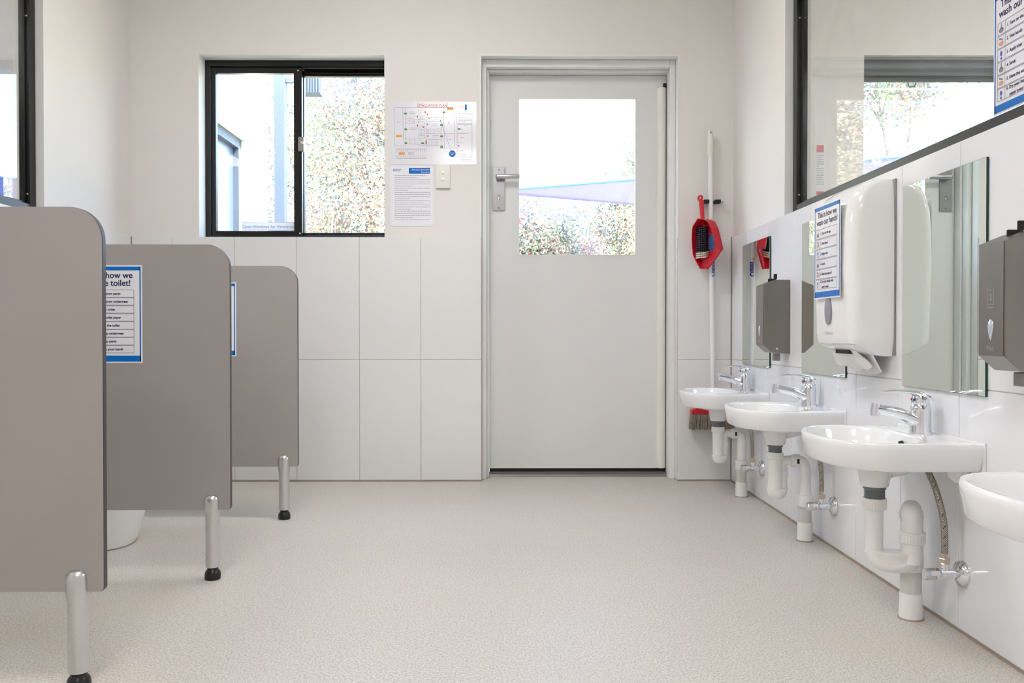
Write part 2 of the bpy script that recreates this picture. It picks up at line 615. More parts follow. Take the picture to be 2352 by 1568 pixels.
def sash(name, sx0, sx1, sz0, sz1, sy, wl, wr, wt, wb):
    s = part(name, w1, BLACK, (sx0, sx0 + wl, sy, sy + 0.03, sz0, sz1), (sx1 - wr, sx1, sy, sy + 0.03, sz0, sz1),
             (sx0 + wl, sx1 - wr, sy + 0.0015, sy + 0.0285, sz1 - wt, sz1), (sx0 + wl, sx1 - wr, sy + 0.0015, sy + 0.0285, sz0, sz0 + wb), bev=0.0015)
    part('pane', s, GLASS, (sx0 + wl - 0.004, sx1 - wr + 0.004, sy + 0.012, sy + 0.017, sz0 + wb - 0.004, sz1 - wt + 0.004))
    return s
sash('sliding_sash', x0 + 0.024, -1.026, z0 + 0.014, z1 - 0.030, fy + 0.012, 0.024, 0.040, 0.030, 0.030)
sash('fixed_sash', -1.070, x1 - 0.010, z0 + 0.012, z1 - 0.034, fy + 0.056, 0.046, 0.012, 0.028, 0.028)
b = NB()
box(b, -1.040, -1.010, fy - 0.010, fy + 0.014, 1.638, 1.712, 0.004)
lk = obj('latch', b, SATIN, w1)
b = NB(); lathe(b, [(0.0, -0.008), (0.007, -0.008), (0.008, 0.0)], (-1.018, fy - 0.010, 1.682), (0, 1, 0), 16)
obj('key_cylinder', b, CHROME, lk, True)
b = NB()
lathe(b, [(0.0, -0.0015), (0.004, -0.001), (0.004, 0.001)], (-1.044, fy + 0.012, 2.048), (0, 1, 0), 12)
lathe(b, [(0.0, -0.0015), (0.004, -0.001), (0.004, 0.001)], (-1.036, fy + 0.012, 1.232), (0, 1, 0), 12)
obj('screw', b, CHROME, w1, True)

# printed strip taped to the pane
st = thing('notice_strip', 'narrow white printed strip taped to the sliding window pane', 'notice', (-1.329, fy + 0.0235, 1.246), FACE_CAM)
b = NB(); rect(b, 0, 0.264, 0, 0.044, 0.0006); obj('paper', b, THINP, st)
b = NB(); frame_rect(b, 0.002, 0.262, 0.002, 0.042, 0.0012, 0.0009); obj('border_line', b, GREYI, st)
b = NB(); text(b, 'Open Windows for Ventilation', 0.132, 0.014, 0.0215, 0.0009, 'CENTER', 0.98); obj('lettering', b, LINEI, st)

# ------------------------------------------------------------------ door, frame, hardware
trim = part('trim_1', None, TRIMW, (DX0, DX0 + 0.0078, YB - 0.001, YB + 0.16, 0, DZ1), (DX1 - 0.0058, DX1, YB - 0.001, YB + 0.16, WT + 0.0005, DZ1),
            (DX0 + 0.0078, DX1 - 0.0058, YB - 0.001, YB + 0.16, DZ1 - 0.008, DZ1))
tag(trim, 'white painted timber frame around the door', None, kind='structure')
part('door_jamb', trim, TRIMW, (DX0 + 0.008, DX0 + 0.032, YB + 0.055, YB + BACK, 0, DZ1 - 0.0085), (DX1 - 0.034, DX1 - 0.0065, YB + 0.055, YB + BACK, 0, DZ1 - 0.0085),
     (DX0 + 0.032, DX1 - 0.034, YB + 0.055, YB + BACK, DZ1 - 0.044, DZ1 - 0.0085), bev=0.002)
part('door_stop', trim, TRIMW, (DX0 + 0.0322, DX0 + 0.044, YB + 0.095, YB + BACK - 0.001, 0, DZ1 - 0.0442), (DX0 + 0.0442, DX1 - 0.0342, YB + 0.095, YB + BACK - 0.001, DZ1 - 0.056, DZ1 - 0.0442),
     bev=0.0025)
LY = YB + 0.150                 # room face of the door leaf
lx0, lx1, lz0, lz1 = -0.084, 0.8165, 0.040, 2.0415
gx0, gx1, gz0, gz1 = 0.0646, 0.6637, 1.1265, 1.9255
d1 = thing('door_1', 'white half-glazed door with satin lever handle and ivory hinge guard', 'door', (0, 0, 0), kind='structure')
part('door_leaf', d1, DOORW, (lx0, gx0, LY, LY + 0.04, lz0, lz1), (gx1, lx1, LY, LY + 0.04, lz0, lz1), (gx0, gx1, LY, LY + 0.04, lz0, gz0), (gx0, gx1, LY, LY + 0.04, gz1, lz1))
part('glazing_bead', d1, TRIMW, (gx0, gx0 + 0.004, LY - 0.0015, LY + 0.012, gz0, gz1), (gx1 - 0.004, gx1, LY - 0.0015, LY + 0.012, gz0, gz1),
     (gx0, gx1, LY - 0.0015, LY + 0.012, gz0, gz0 + 0.004), (gx0, gx1, LY - 0.0015, LY + 0.012, gz1 - 0.004, gz1))
part('pane', d1, GLASS, (gx0, gx1, LY + 0.017, LY + 0.023, gz0, gz1))
lp = part('lock_plate', d1, SATIN, (-0.067, -0.005, LY - 0.008, LY, 1.353, 1.574), bev=0.0015)
b = NB()
tube(b, [(-0.036, LY - 0.004, 1.520), (-0.036, LY - 0.030, 1.520)], 0.012)
obj('spindle', b, SATIN, lp, True)
b = NB()
tube(b, [(-0.050, LY - 0.040, 1.520), (-0.044, LY - 0.042, 1.520), (0.0, LY - 0.044, 1.520), (0.060, LY - 0.044, 1.521), (0.069, LY - 0.043, 1.521)],
     [0.008, 0.013, 0.0115, 0.0125, 0.0115], 16, 1.0, 0.8)
tube(b, [(-0.038, LY - 0.020, 1.518), (-0.038, LY - 0.044, 1.519)], 0.011)
obj('lever', b, LEVERM, lp, True)
b = NB()
lathe(b, [(0.0, -0.004), (0.008, -0.004), (0.0085, 0)], (-0.036, LY - 0.008, 1.428), (0, 1, 0), 20)
box(b, -0.0405, -0.0315, LY - 0.0115, LY - 0.008, 1.400, 1.428, 0.003)
kc = obj('key_cylinder', b, CHROME, lp, True)
b = NB(); box(b, -0.0368, -0.0352, LY - 0.0126, LY - 0.0118, 1.424, 1.434); obj('keyway', b, DARK, kc)
for z in (1.561, 1.367):
    b = NB(); lathe(b, [(0.0, -0.002), (0.0045, -0.0012), (0.005, 0)], (-0.036, LY - 0.008, z), (0, 1, 0), 14); obj('screw', b, STEEL, lp, True)
# hinge-side finger guard
b = NB()
prof = [(0.768 + 0.024 - 0.024 * math.cos(a), LY - 0.028 * math.sin(a)) for a in [PI * k / 12 for k in range(13)]]
prism(b, prof, lambda x, y: (x, y, 0.043), lambda x, y: (x, y, 1.976))
obj('hinge_guard', b, GUARD, d1, True)
part('clip_and_gap_shade', d1, DARK, (0.800, 0.815, LY - 0.020, LY, 1.976, 1.998), (0.8166, 0.8176, LY - 0.004, LY + 0.03, 0.03, 2.0))  # small clip, plus a dark strip standing in for shade in the hinge gap
thr = part('threshold', None, SATIN, (DX0 + 0.044, DX1 - 0.030, YB + 0.118, YB + 0.122, 0, 0.006), (DX0 + 0.044, DX1 - 0.030, YB + 0.122, YB + 0.20, 0, 0.012), bev=0.001)
tag(thr, 'ribbed metal threshold strip under the door', None, kind='structure'); thr.name = 'trim_2'
part('rubber_insert', thr, mat('grey_rubber', (110, 104, 98), 0.7), (DX0 + 0.045, DX1 - 0.031, YB + 0.124, YB + 0.148, 0.008, 0.0225))
part('seal', thr, DARK, (lx0 + 0.001, lx1 - 0.001, LY + 0.002, LY + 0.036, 0.012, 0.040))
part('drip_bar', d1, TRIMW, (lx0 + 0.001, lx1 - 0.05, LY - 0.004, LY + 0.001, 0.040, 0.046))

# ------------------------------------------------------------------ side windows (fixed, black frames)
def side_window(name, label, s, xa, xb, xg, gm):
    """s: +1 right wall, -1 left wall; frame from xa (room side) to xb, glass at xg"""
    w = thing(name, label, 'window', kind='structure')
    a, c = min(xa, xb), max(xa, xb)
    part('outer_frame', w, BLACK, (a, c, WEND - 0.046, WEND - 0.006, 1.202, 2.098), (a, c, WNEAR + 0.002, WNEAR + 0.042, 1.202, 2.098),
         (a, c, WNEAR + 0.042, WEND - 0.046, 1.202, 1.240), (a, c, WNEAR + 0.042, WEND - 0.046, 2.060, 2.098), bev=0.0015)
    part('glazing_rebate', w, BLACK, (xg - 0.009, xg + 0.009, WNEAR + 0.042, WEND - 0.046, 1.240, 1.249), (xg - 0.009, xg + 0.009, WEND - 0.055, WEND - 0.046, 1.24, 2.06))
    part('pane', w, gm, (xg - 0.003, xg + 0.003, WNEAR + 0.038, WEND - 0.042, 1.236, 2.064))
    part('reveal_lining', w, TRIMW, (min(XR * s if s > 0 else XL, xa), max(XR if s > 0 else XL, xa), WEND - 0.005, WEND + 0.0, 1.2005, 2.0995),
         (min(XR if s > 0 else XL, xa), max(XR if s > 0 else XL, xa), WNEAR, WEND, 1.2002, 1.2035))
    for z in (1.28, 1.98):
        b = NB(); lathe(b, [(0.0, -0.002), (0.0035, -0.0015), (0.0045, 0)], (xa + s * 0.012, WEND - 0.046, z), (0, 1, 0), 12)
        obj('screw', b, BRASSN, w, True)
    return w
w2 = side_window('window_2', 'long black framed internal window above the wash basins', 1, 1.153, 1.197, 1.178, GLASSR)
w3 = side_window('window_3', 'long black framed internal window above the toilet partitions', -1, -1.876, -1.920, -1.900, GLASSR)

# neighbouring-room windows with roller blinds
def far_window(name, label, xa, xb, za, zb, fm):
    w = thing(name, label, 'window', kind='structure')
    y = YB + 0.10
    part('outer_frame', w, fm, (xa, xa + 0.035, y, y + 0.06, za, zb), (xb - 0.035, xb, y, y + 0.06, za, zb), (xa + 0.035, xb - 0.035, y, y + 0.06, zb - 0.035, zb),
         (xa + 0.035, xb - 0.035, y, y + 0.06, za, za + 0.035), ((xa + xb) / 2 + 0.5, (xa + xb) / 2 + 0.54, y, y + 0.06, za + 0.035, zb - 0.035))
    part('pane', w, GLASS, (xa + 0.03, xb - 0.03, y + 0.03, y + 0.035, za + 0.03, zb - 0.03))
    return w
far_window('window_4', 'window with a rolled-up charcoal blind seen through the internal window above the basins', RW0, RW1, RWZ0, 2.10, BLACK)
far_window('window_5', 'pale framed window seen through the internal window above the toilet partitions', LW0, LW1, 0.95, 2.02, TRIMW)
rb = thing('roller_blind', 'charcoal roller blind rolled up at the head of the neighbouring room window', 'blind', (0, 0, 0))
b = NB(); tube(b, [(RW0 + 0.004, YB + 0.045, 2.052), (RW1 - 0.004, YB + 0.045, 2.052)], 0.038, 20); obj('roll', b, BLIND, rb, True)
part('fabric', rb, BLIND, (RW0 + 0.01, RW1 - 0.01, YB + 0.079, YB + 0.082, 2.008, 2.06))
part('bottom_bar', rb, BLIND, (RW0 + 0.01, RW1 - 0.01, YB + 0.074, YB + 0.087, 1.990, 2.010), bev=0.003)
b = NB()
tube(b, [(2.02, YB + 0.08, 1.99), (2.025, YB + 0.08, 1.968), (2.055, YB + 0.08, 1.968), (2.06, YB + 0.08, 1.99)], 0.003, 8)
obj('pull_loop', b, DARK, rb, True)
# ------------------------------------------------------------------ printed posters
def lines_bm(bm, x0, x1, y, n, dy, w, z, rnd, words=True):
    for i in range(n):
        xe = x1 if rnd.random() < 0.6 else x0 + (x1 - x0) * rnd.uniform(0.35, 0.9)
        x = x0
        while x < xe:
            l = min(rnd.uniform(0.004, 0.013), xe - x)
            rect(bm, x, x + l, y - i * dy - w / 2, y - i * dy + w / 2, z)
            x += l + 0.0022

# evacuation plan, traced on a 240 x 320 grid taken from its printed drawing
ev = thing('evacuation_plan', 'laminated white evacuation plan poster with red title and floor plan', 'poster', (-0.5686, YB - 0.0005, 1.558), FACE_CAM)
EW, EH = 0.424, 0.308
b = NB(); box(b, 0, EW, 0, EH, 0, 0.0012); obj('laminated_sheet', b, PAPERS, ev)
def E(x, y):                # drawing units -> metres on the sheet
    return ((x - 85) / 965 * EW, (772 - y) / 682 * EH)
def ebox(bm, xa, ya, xb, yb, z=0.0018):
    (u0, v0), (u1, v1) = E(xa, ya), E(xb, yb)
    rect(bm, u0, u1, v1, v0, z)
def eline(bm, xa, ya, xb, yb, w=0.0011, z=0.0016):
    (u0, v0), (u1, v1) = E(xa, ya), E(xb, yb)
    line(bm, u0, v0, u1, v1, w, z)
def eframe(bm, xa, ya, xb, yb, w=0.0011, z=0.0016):
    eline(bm, xa, ya, xb, ya, w, z); eline(bm, xb, ya, xb, yb, w, z); eline(bm, xb, yb, xa, yb, w, z); eline(bm, xa, yb, xa, ya, w, z)
b = NB()
for q in [(130, 155, 804, 152), (130, 155, 134, 570), (134, 570, 262, 570), (228, 155, 234, 495), (258, 155, 262, 570), (262, 278, 340, 276), (262, 325, 340, 325),
          (234, 495, 470, 493), (408, 155, 408, 490), (408, 188, 468, 188), (408, 246, 468, 246), (468, 188, 468, 285), (380, 285, 468, 285), (380, 316, 408, 310),
          (408, 310, 468, 310), (468, 310, 470, 493), (408, 397, 468, 397), (408, 433, 468, 433), (408, 458, 468, 458), (490, 155, 495, 568), (495, 262, 685, 262),
          (495, 306, 658, 306), (495, 388, 660, 388), (495, 437, 660, 437), (495, 500, 660, 500), (535, 388, 535, 437), (576, 388, 576, 437), (552, 500, 552, 568),
          (607, 500, 607, 568), (408, 568, 690, 568), (408, 548, 408, 568), (302, 548, 490, 548), (302, 495, 302, 548), (364, 495, 364, 548), (658, 262, 662, 590),
          (685, 155, 690, 592), (662, 592, 806, 594), (804, 152, 806, 594), (532, 262, 532, 306), (500, 388, 500, 437)]:
    eline(b, *q)
for i in range(17):
    x = 153 + i * 21
    eline(b, x, 604, x, 640, 0.0009); eline(b, x, 670, x, 705, 0.0009)
eline(b, 153, 604, 490, 604); eline(b, 153, 705, 490, 705)
eframe(b, 832, 218, 1000, 326); eframe(b, 834, 336, 1000, 688); eframe(b, 862, 134, 912, 152); eframe(b, 292, 644, 346, 664)
obj('plan_lines', b, LINEI, ev)
b = NB()
eframe(b, 395, 106, 728, 150, 0.0016, 0.0019)
text(b, 'EVACUATION PLAN', *E(562, 143), 0.0165, 0.0019, 'CENTER', 0.94, 0.0003)
for x, y in [(390, 252), (479, 205), (503, 229), (391, 350), (456, 367), (506, 336), (508, 464), (486, 519), (486, 538), (851, 569)]:
    ebox(b, x - 5, y - 10, x + 5, y + 10)
for q in [(340, 278, 340, 324), (355, 278, 355, 324), (685, 437, 804, 437), (572, 262, 572, 306), (515, 396, 515, 430), (418, 372, 440, 392), (440, 195, 462, 212), (846, 520, 854, 532)]:
    eline(b, *q, 0.0009, 0.0019)
obj('red_print', b, REDI, ev)
b = NB()
for x, y in [(258, 220), (261, 390), (261, 539), (449, 541), (686, 206), (660, 344), (660, 466), (661, 582), (856, 386)]:
    ebox(b, x - 15, y - 9, x + 15, y + 9)
obj('green_print', b, GREENI, ev)
b = NB()
for x, y in [(757, 166), (183, 464), (215, 653)]:
    ebox(b, x - 34, y - 12, x + 34, y + 12)
ebox(b, 516, 266, 530, 278); ebox(b, 843, 426, 857, 438)
obj('orange_print', b, ORANGEI, ev)
b = NB()
disc(b, *E(780, 654), 0.0162, 0.0019)
ebox(b, 921, 119, 943, 168)
(u, v), (u2, v2), (u3, v3) = E(915, 167), E(949, 167), E(932, 190)
b.faces.new([b.verts.new(p) for p in ((u, v, 0.0018), (u2, v2, 0.0018), (u3, v3, 0.0018))])
eline(b, 648, 296, 764, 618, 0.0009, 0.0019); ebox(b, 643, 291, 653, 301)
obj('blue_print', b, BLUE, ev)
b = NB()
text(b, 'YOU ARE', *E(780, 650), 0.0055, 0.0022, 'CENTER'); text(b, 'HERE', *E(780, 667), 0.0055, 0.0022, 'CENTER')
obj('white_lettering', b, WHITEI, ev)
rnd = random.Random(3)
b = NB()
for (x, y, n, wd) in [(915, 230, 1, 120), (850, 246, 6, 140), (908, 349, 1, 24), (878, 392, 1, 14), (868, 435, 1, 90), (868, 480, 1, 45), (868, 529, 1, 60), (868, 620, 1, 45), (868, 667, 1, 80),
                      (305, 202, 2, 60), (306, 377, 2, 80), (560, 192, 2, 60), (545, 333, 2, 65), (166, 306, 2, 35), (730, 316, 2, 36), (425, 170, 1, 34), (288, 300, 1, 40), (425, 350, 1, 30),
                      (425, 410, 2, 30), (425, 443, 1, 30), (425, 474, 1, 24), (590, 285, 1, 36), (600, 412, 1, 44), (560, 458, 2, 70), (512, 533, 2, 26), (570, 533, 2, 24), (615, 536, 1, 36),
                      (318, 516, 2, 30), (410, 516, 1, 36), (876, 716, 2, 116), (868, 143, 1, 38), (300, 654, 1, 40), (420, 212, 1, 36), (420, 260, 2, 30), (742, 500, 1, 20)]:
    (u, v), (u1, _) = E(x, y), E(x + wd, y)
    lines_bm(b, u, u1, v, n, 0.0072, 0.0015, 0.0018, rnd)
obj('small_print', b, GREYI, ev)

# emergency procedure sheet
pr = thing('procedure_sheet', 'white printed emergency procedure sheet with blue heading box', 'poster', (-0.5686, YB - 0.0005, 1.256), FACE_CAM)
PW, PH = 0.212, 0.298
b = NB(); box(b, 0, PW, 0, PH, 0, 0.0010); obj('paper', b, PAPER, pr)
b = NB(); rect(b, 0.092, 0.196, PH - 0.041, PH - 0.0125, 0.0014); obj('heading_box', b, BLUE, pr)
b = NB()
text(b, 'Emergency Evacuation', 0.193, PH - 0.0245, 0.0095, 0.0018, 'RIGHT'); text(b, 'Procedure', 0.193, PH - 0.0365, 0.0095, 0.0018, 'RIGHT')
obj('heading_lettering', b, WHITEI, pr)
b = NB(); rect(b, 0.014, 0.056, PH - 0.0290, PH - 0.0278, 0.0014); lines_bm(b, 0.014, 0.056, PH - 0.0200, 2, 0.0055, 0.0034, 0.0014, random.Random(21)); obj('emblem', b, mat('print_pale_blue', (96, 140, 200), 0.4), pr, kind='stuff')
b = NB(); lines_bm(b, 0.022, 0.198, PH - 0.050, 22, 0.0103, 0.0019, 0.0014, rnd); obj('small_print', b, GREYI, pr)

# wash / toilet posters
def how_poster(label, loc, rot, Wd, lines2, rows, icons, sheen, name='instruction_poster'):
    H = Wd * 1.40
    p = thing(name, label, 'poster', loc, rot)
    b = NB(); box(b, 0, Wd, 0, H, 0, 0.0010); obj('laminated_sheet', b, sheen, p)
    z = 0.0015
    m_ = 0.022 * Wd
    b = NB()
    rect(b, m_, Wd - m_, H - 0.075 * Wd, H - m_, z); rect(b, m_, Wd - m_, m_, 0.085 * Wd + m_, z)
    rect(b, m_, m_ + 0.018 * Wd, m_, H - m_, z); rect(b, Wd - m_ - 0.018 * Wd, Wd - m_, m_, H - m_, z)
    obj('blue_border', b, BLUE, p)
    b = NB()
    text(b, lines2[0], Wd * 0.5, H - 0.185 * Wd, 0.122 * Wd, z, 'CENTER', 0.98, 0.0005 * Wd / 0.21)
    text(b, lines2[1], Wd * 0.5, H - 0.295 * Wd, 0.122 * Wd, z, 'CENTER', 0.98, 0.0005 * Wd / 0.21)
    n = len(rows)
    top, bot = H - 0.350 * Wd, 0.142 * Wd
    ph = (top - bot) / n
    for i, r in enumerate(rows):
        yc = top - (i + 0.5) * ph
        rr = r.split('\n')
        xs = (0.255 if icons else 0.335) * Wd
        fs = 0.052 * Wd if icons else 0.048 * Wd
        for k, t in enumerate(rr):
            text(b, t, xs, yc - 0.016 * Wd + (len(rr) - 1) * 0.038 * Wd - k * 0.078 * Wd, fs, z, 'LEFT', 1.0, 0.0003)
    obj('lettering', b, NAVY, p)
    b = NB()
    for i in range(n):
        y1_, y0_ = top - i * ph - 0.04 * ph, top - (i + 1) * ph + 0.04 * ph
        frame_rect(b, 0.08 * Wd, 0.88 * Wd, y0_, y1_, 0.005 * Wd, z)
        line(b, 0.225 * Wd, y0_, 0.225 * Wd, y1_, 0.005 * Wd, z)
    obj('table_lines', b, LINEI, p)
    bg, bs, bb_ = NB(), NB(), NB()
    for i in range(n):
        yc = top - (i + 0.5) * ph
        xc = 0.15 * Wd
        if i % 3 == 0:
            disc(bg, xc, yc - 0.12 * ph, 0.045 * Wd, z, 16, 0.2 * ph); line(bg, xc, yc, xc, yc + 0.34 * ph, 0.014 * Wd, z)
        elif i % 3 == 1:
            disc(bs, xc, yc - 0.14 * ph, 0.045 * Wd, z, 16, 0.16 * ph); line(bg, xc - 0.03 * Wd, yc + 0.25 * ph, xc + 0.02 * Wd, yc + 0.12 * ph, 0.02 * Wd, z)
        else:
            disc(bb_, xc, yc + 0.1 * ph, 0.022 * Wd, z, 12, 0.2 * ph); disc(bb_, xc, yc - 0.26 * ph, 0.018 * Wd, z, 12)
    obj('grey_pictures', bg, GREYI, p); obj('skin_pictures', bs, SKINI, p); obj('blue_pictures', bb_, mat('print_mid_blue', (70, 100, 180), 0.4), p)
    return p
HANDS = (['This is how we', 'wash our hands!'], ['1. Turn on the tap', '2. Wet hands', '3. Apply soap', '4. Scrub', '5. Rinse the soap off', '6. Dry your hands with\n    paper towel'])
TOIL = (['This is how we', 'use the toilet!'], ['1. Pull down pants', '2. Pull down underwear', '3. Sit on toilet', '4. Use toilet paper', '5. Flush the toilet', '6. Pull up underwear', '7. Pull up pants', '8. Wash your hands'])

# ------------------------------------------------------------------ toilet partitions
PT = 0.015
def partition(y, xe, z0, z1, label):
    p = thing('toilet_partition', label, 'partition', (xe, y, 0), group='toilet partitions')
    rt, rb2 = 0.068, 0.010
    poly = [(XL + TT - xe, z0), (-rb2, z0)]
    poly += [(-rb2 + rb2 * math.sin(a), z0 + rb2 - rb2 * math.cos(a)) for a in [PI / 2 * k / 4 for k in range(1, 5)]]
    poly += [(-rt + rt * math.cos(a), z1 - rt + rt * math.sin(a)) for a in [PI / 2 * k / 12 for k in range(0, 13)]]
    poly += [(XL + TT - xe, z1)]
    b = NB(); prism(b, poly, lambda x, z: (x, 0.0012, z), lambda x, z: (x, PT - 0.0012, z))
    pan = obj('panel', b, CORE, p)
    # laminate skins
    q = [(x - (0.0012 if x > -0.2 else 0), z) for x, z in poly]
    b = NB()
    prism(b, q, lambda x, z: (x, 0.0, z), lambda x, z: (x, 0.0012, z))
    prism(b, q, lambda x, z: (x, PT - 0.0012, z), lambda x, z: (x, PT, z))
    obj('laminate_face', b, LAMI, pan)
    lx = -0.0565
    leg = NB()
    lathe(leg, [(0.0205, 0.037), (0.0205, z0 - 0.002)], (lx, PT / 2, 0))
    lg = obj('leg', leg, ALU, p, True)
    b = NB()
    for sg in (-1, 1):
        rings = []
        for (h, k) in [(z0 - 0.010, 1.0), (z0 + 0.025, 1.0), (z0 + 0.034, 0.93), (z0 + 0.040, 0.78), (z0 + 0.044, 0.5), (z0 + 0.0455, 0.15)]:
            yb = PT / 2 + sg * 0.0065
            rings.append([(lx + 0.0222 * k * math.cos(a), yb + sg * (0.0165 * k) * math.sin(a) if math.sin(a) > 0 else yb, h) for a in [PI * i / 12 for i in range(13)]])
        loft(b, rings)
    lathe(b, [(0.0222, z0 - 0.018), (0.0222, z0 - 0.001)], (lx, PT / 2, 0))
    obj('clamp_cap', b, ALU, lg, True)
    b = NB()
    lathe(b, [(0.0225, 0.0), (0.0235, 0.004), (0.0235, 0.016), (0.021, 0.024), (0.016, 0.030), (0.016, 0.037)], (lx, PT / 2, 0))
    obj('foot', b, mat('black_plastic', (14, 14, 15), 0.3), lg, True)
    return p
PY = [1.722, 2.495, 3.300]
PX = [-0.823, -0.817, -0.816]
partition(PY[0], PX[0], 0.203, 0.990, 'greige toilet partition panel with no poster, farthest from the tiled window wall')
partition(PY[1], PX[1], 0.207, 0.994, 'greige toilet partition panel standing between the two others, with a toilet poster')
partition(PY[2], PX[2], 0.207, 0.994, 'greige toilet partition panel next to the tiled window wall')
how_poster('blue bordered toilet routine poster on the middle partition', (-1.282, PY[1] - 0.0005, 0.643), FACE_CAM, 0.207, *TOIL, False, PAPER)
how_poster('blue bordered toilet routine poster on the partition next to the window wall', (-1.263, PY[2] - 0.0005, 0.640), FACE_CAM, 0.207, *TOIL, False, PAPER)

# ------------------------------------------------------------------ toilet between two partitions
tl = thing('toilet', 'white ceramic toilet pan behind the middle partition', 'toilet', (XL + TT, 2.92, 0))
def dring(v0, v1, w, z, n=28, p=2.3):
    pts = [(v0, -w, z)]
    vm = v1 - w * 1.15
    for k in range(n + 1):
        a = -PI / 2 + PI * k / n
        cx, sx_ = abs(math.cos(a)) ** (2 / p), math.copysign(abs(math.sin(a)) ** (2 / p), math.sin(a))
        pts.append((vm + (v1 - vm) * cx, w * sx_, z))
    pts.append((v0, w, z))
    return pts
b = NB()
loft(b, [dring(0.0, 0.535, 0.125, 0.0), dring(0.0, 0.545, 0.135, 0.02), dring(0.0, 0.585, 0.155, 0.16), dring(0.0, 0.61, 0.172, 0.28), dring(0.0, 0.615, 0.175, 0.31)])
obj('pan', b, CERAM, tl, True)
b = NB(); loft(b, [dring(0.17, 0.60, 0.165, 0.31), dring(0.16, 0.618, 0.178, 0.314), dring(0.16, 0.618, 0.178, 0.332), dring(0.17, 0.605, 0.165, 0.338)]); obj('seat', b, WPLAST, tl, True)
b = NB(); box(b, 0.0, 0.15, -0.17, 0.17, 0.30, 0.70, 0.02, 3); obj('cistern', b, CERAM, tl, True)
b = NB(); lathe(b, [(0.02, 0), (0.02, 0.006), (0.0, 0.007)], (0.075, 0, 0.70)); obj('flush_button', b, CHROME, tl, True)
b = NB(); loft(b, [dring(0.0, 0.537, 0.127, 0.0), dring(0.0, 0.537, 0.127, 0.004)]); obj('floor_seal', b, SILIC, tl)

# ------------------------------------------------------------------ wash basins
BW, BV0, BA, BP = 0.213, 0.178, 0.152, 2.0      # half width, straight depth, rounded depth
CV = 0.185
def in_d(u, v, ins, vback=0.0):
    w, a = BW - ins, BA - ins
    if v < vback or abs(u) > w: return False
    if v <= BV0: return True
    return abs(u / w) ** 2.35 + ((v - BV0) / a) ** 2.35 <= 1
angs = sorted(set([2 * PI * k / 72 for k in range(72)] + [math.atan2(-CV, BW) % (2 * PI), math.atan2(-CV, -BW) % (2 * PI)]))
def d_ring(ins, z):
    out = []
    for a in angs:
        lo, hi = 0.0, 0.6
        for _ in range(32):
            m_ = (lo + hi) / 2
            if in_d(m_ * math.cos(a), CV + m_ * math.sin(a), ins): lo = m_
            else: hi = m_
        out.append((-(CV + lo * math.sin(a)), lo * math.cos(a), z))     # local x towards the room is -v
    return out
def bowl_ring(k, z, dv=0.0):
    out = []
    for a in angs:
        c, s = math.cos(a), math.sin(a)
        r = (abs(c / 0.187) ** 2.4 + abs(s / 0.116) ** 2.4) ** (-1 / 2.4)
        out.append((-(0.199 + dv + k * r * s), k * r * c, z))
    return out
def circ_ring(r, z, v=0.164):
    return [(-(v + r * math.sin(a)), r * math.cos(a), z) for a in angs]

def make_basin(loc, label):
    t = thing('wash_basin', label, 'basin', loc, group='wash basins')
    b = NB()
    rings = [circ_ring(0.033, 0.340), circ_ring(0.034, 0.343), circ_ring(0.042, 0.384), circ_ring(0.052, 0.392),
             circ_ring(0.10, 0.400), d_ring(0.022, 0.4065), d_ring(0.013, 0.4080), d_ring(0.008, 0.414), d_ring(0.001, 0.458), d_ring(0.0, 0.468), d_ring(0.0025, 0.4725), d_ring(0.007, 0.474),
             bowl_ring(1.03, 0.474), bowl_ring(1.0, 0.472), bowl_ring(0.97, 0.464), bowl_ring(0.92, 0.44), bowl_ring(0.82, 0.412, -0.01), bowl_ring(0.58, 0.393, -0.02), bowl_ring(0.3, 0.386, -0.035), bowl_ring(0.14, 0.384, -0.039)]
    loft(b, rings)
    body = obj('bowl', b, CERAM, t, True)
    b = NB(); lathe(b, [(0.019, 0.384), (0.019, 0.3865), (0.015, 0.387), (0.0, 0.3865)], (-0.164, 0, 0)); obj('drain', b, CHROME, t, True)
    b = NB(); lathe(b, [(0.0085, -0.004), (0.0085, 0.004)], (-0.0955, 0.0, 0.447), (-1, 0, -0.25), 16)
    obj('overflow_hole', b, DARK, t, True)
    b = NB(); tube(b, [(-0.06, 0, 0.405), (-0.105, 0, 0.388), (-0.13, 0, 0.376)], [0.024, 0.024, 0.018], 16); obj('overflow_duct', b, CERAM, t, True)
    b = NB(); lathe(b, [(0.028, 0.0), (0.026, 0.02), (0.012, 0.034), (0.0, 0.036)], (-0.002, -0.12, 0.394), (-1, 0, 0), 20); obj('wall_bracket', b, CERAM, t, True)
    b = NB(); box(b, -0.004, 0.0, -BW - 0.003, BW + 0.003, 0.405, 0.477); obj('silicone_bead', b, WHITEI, t)
    return t

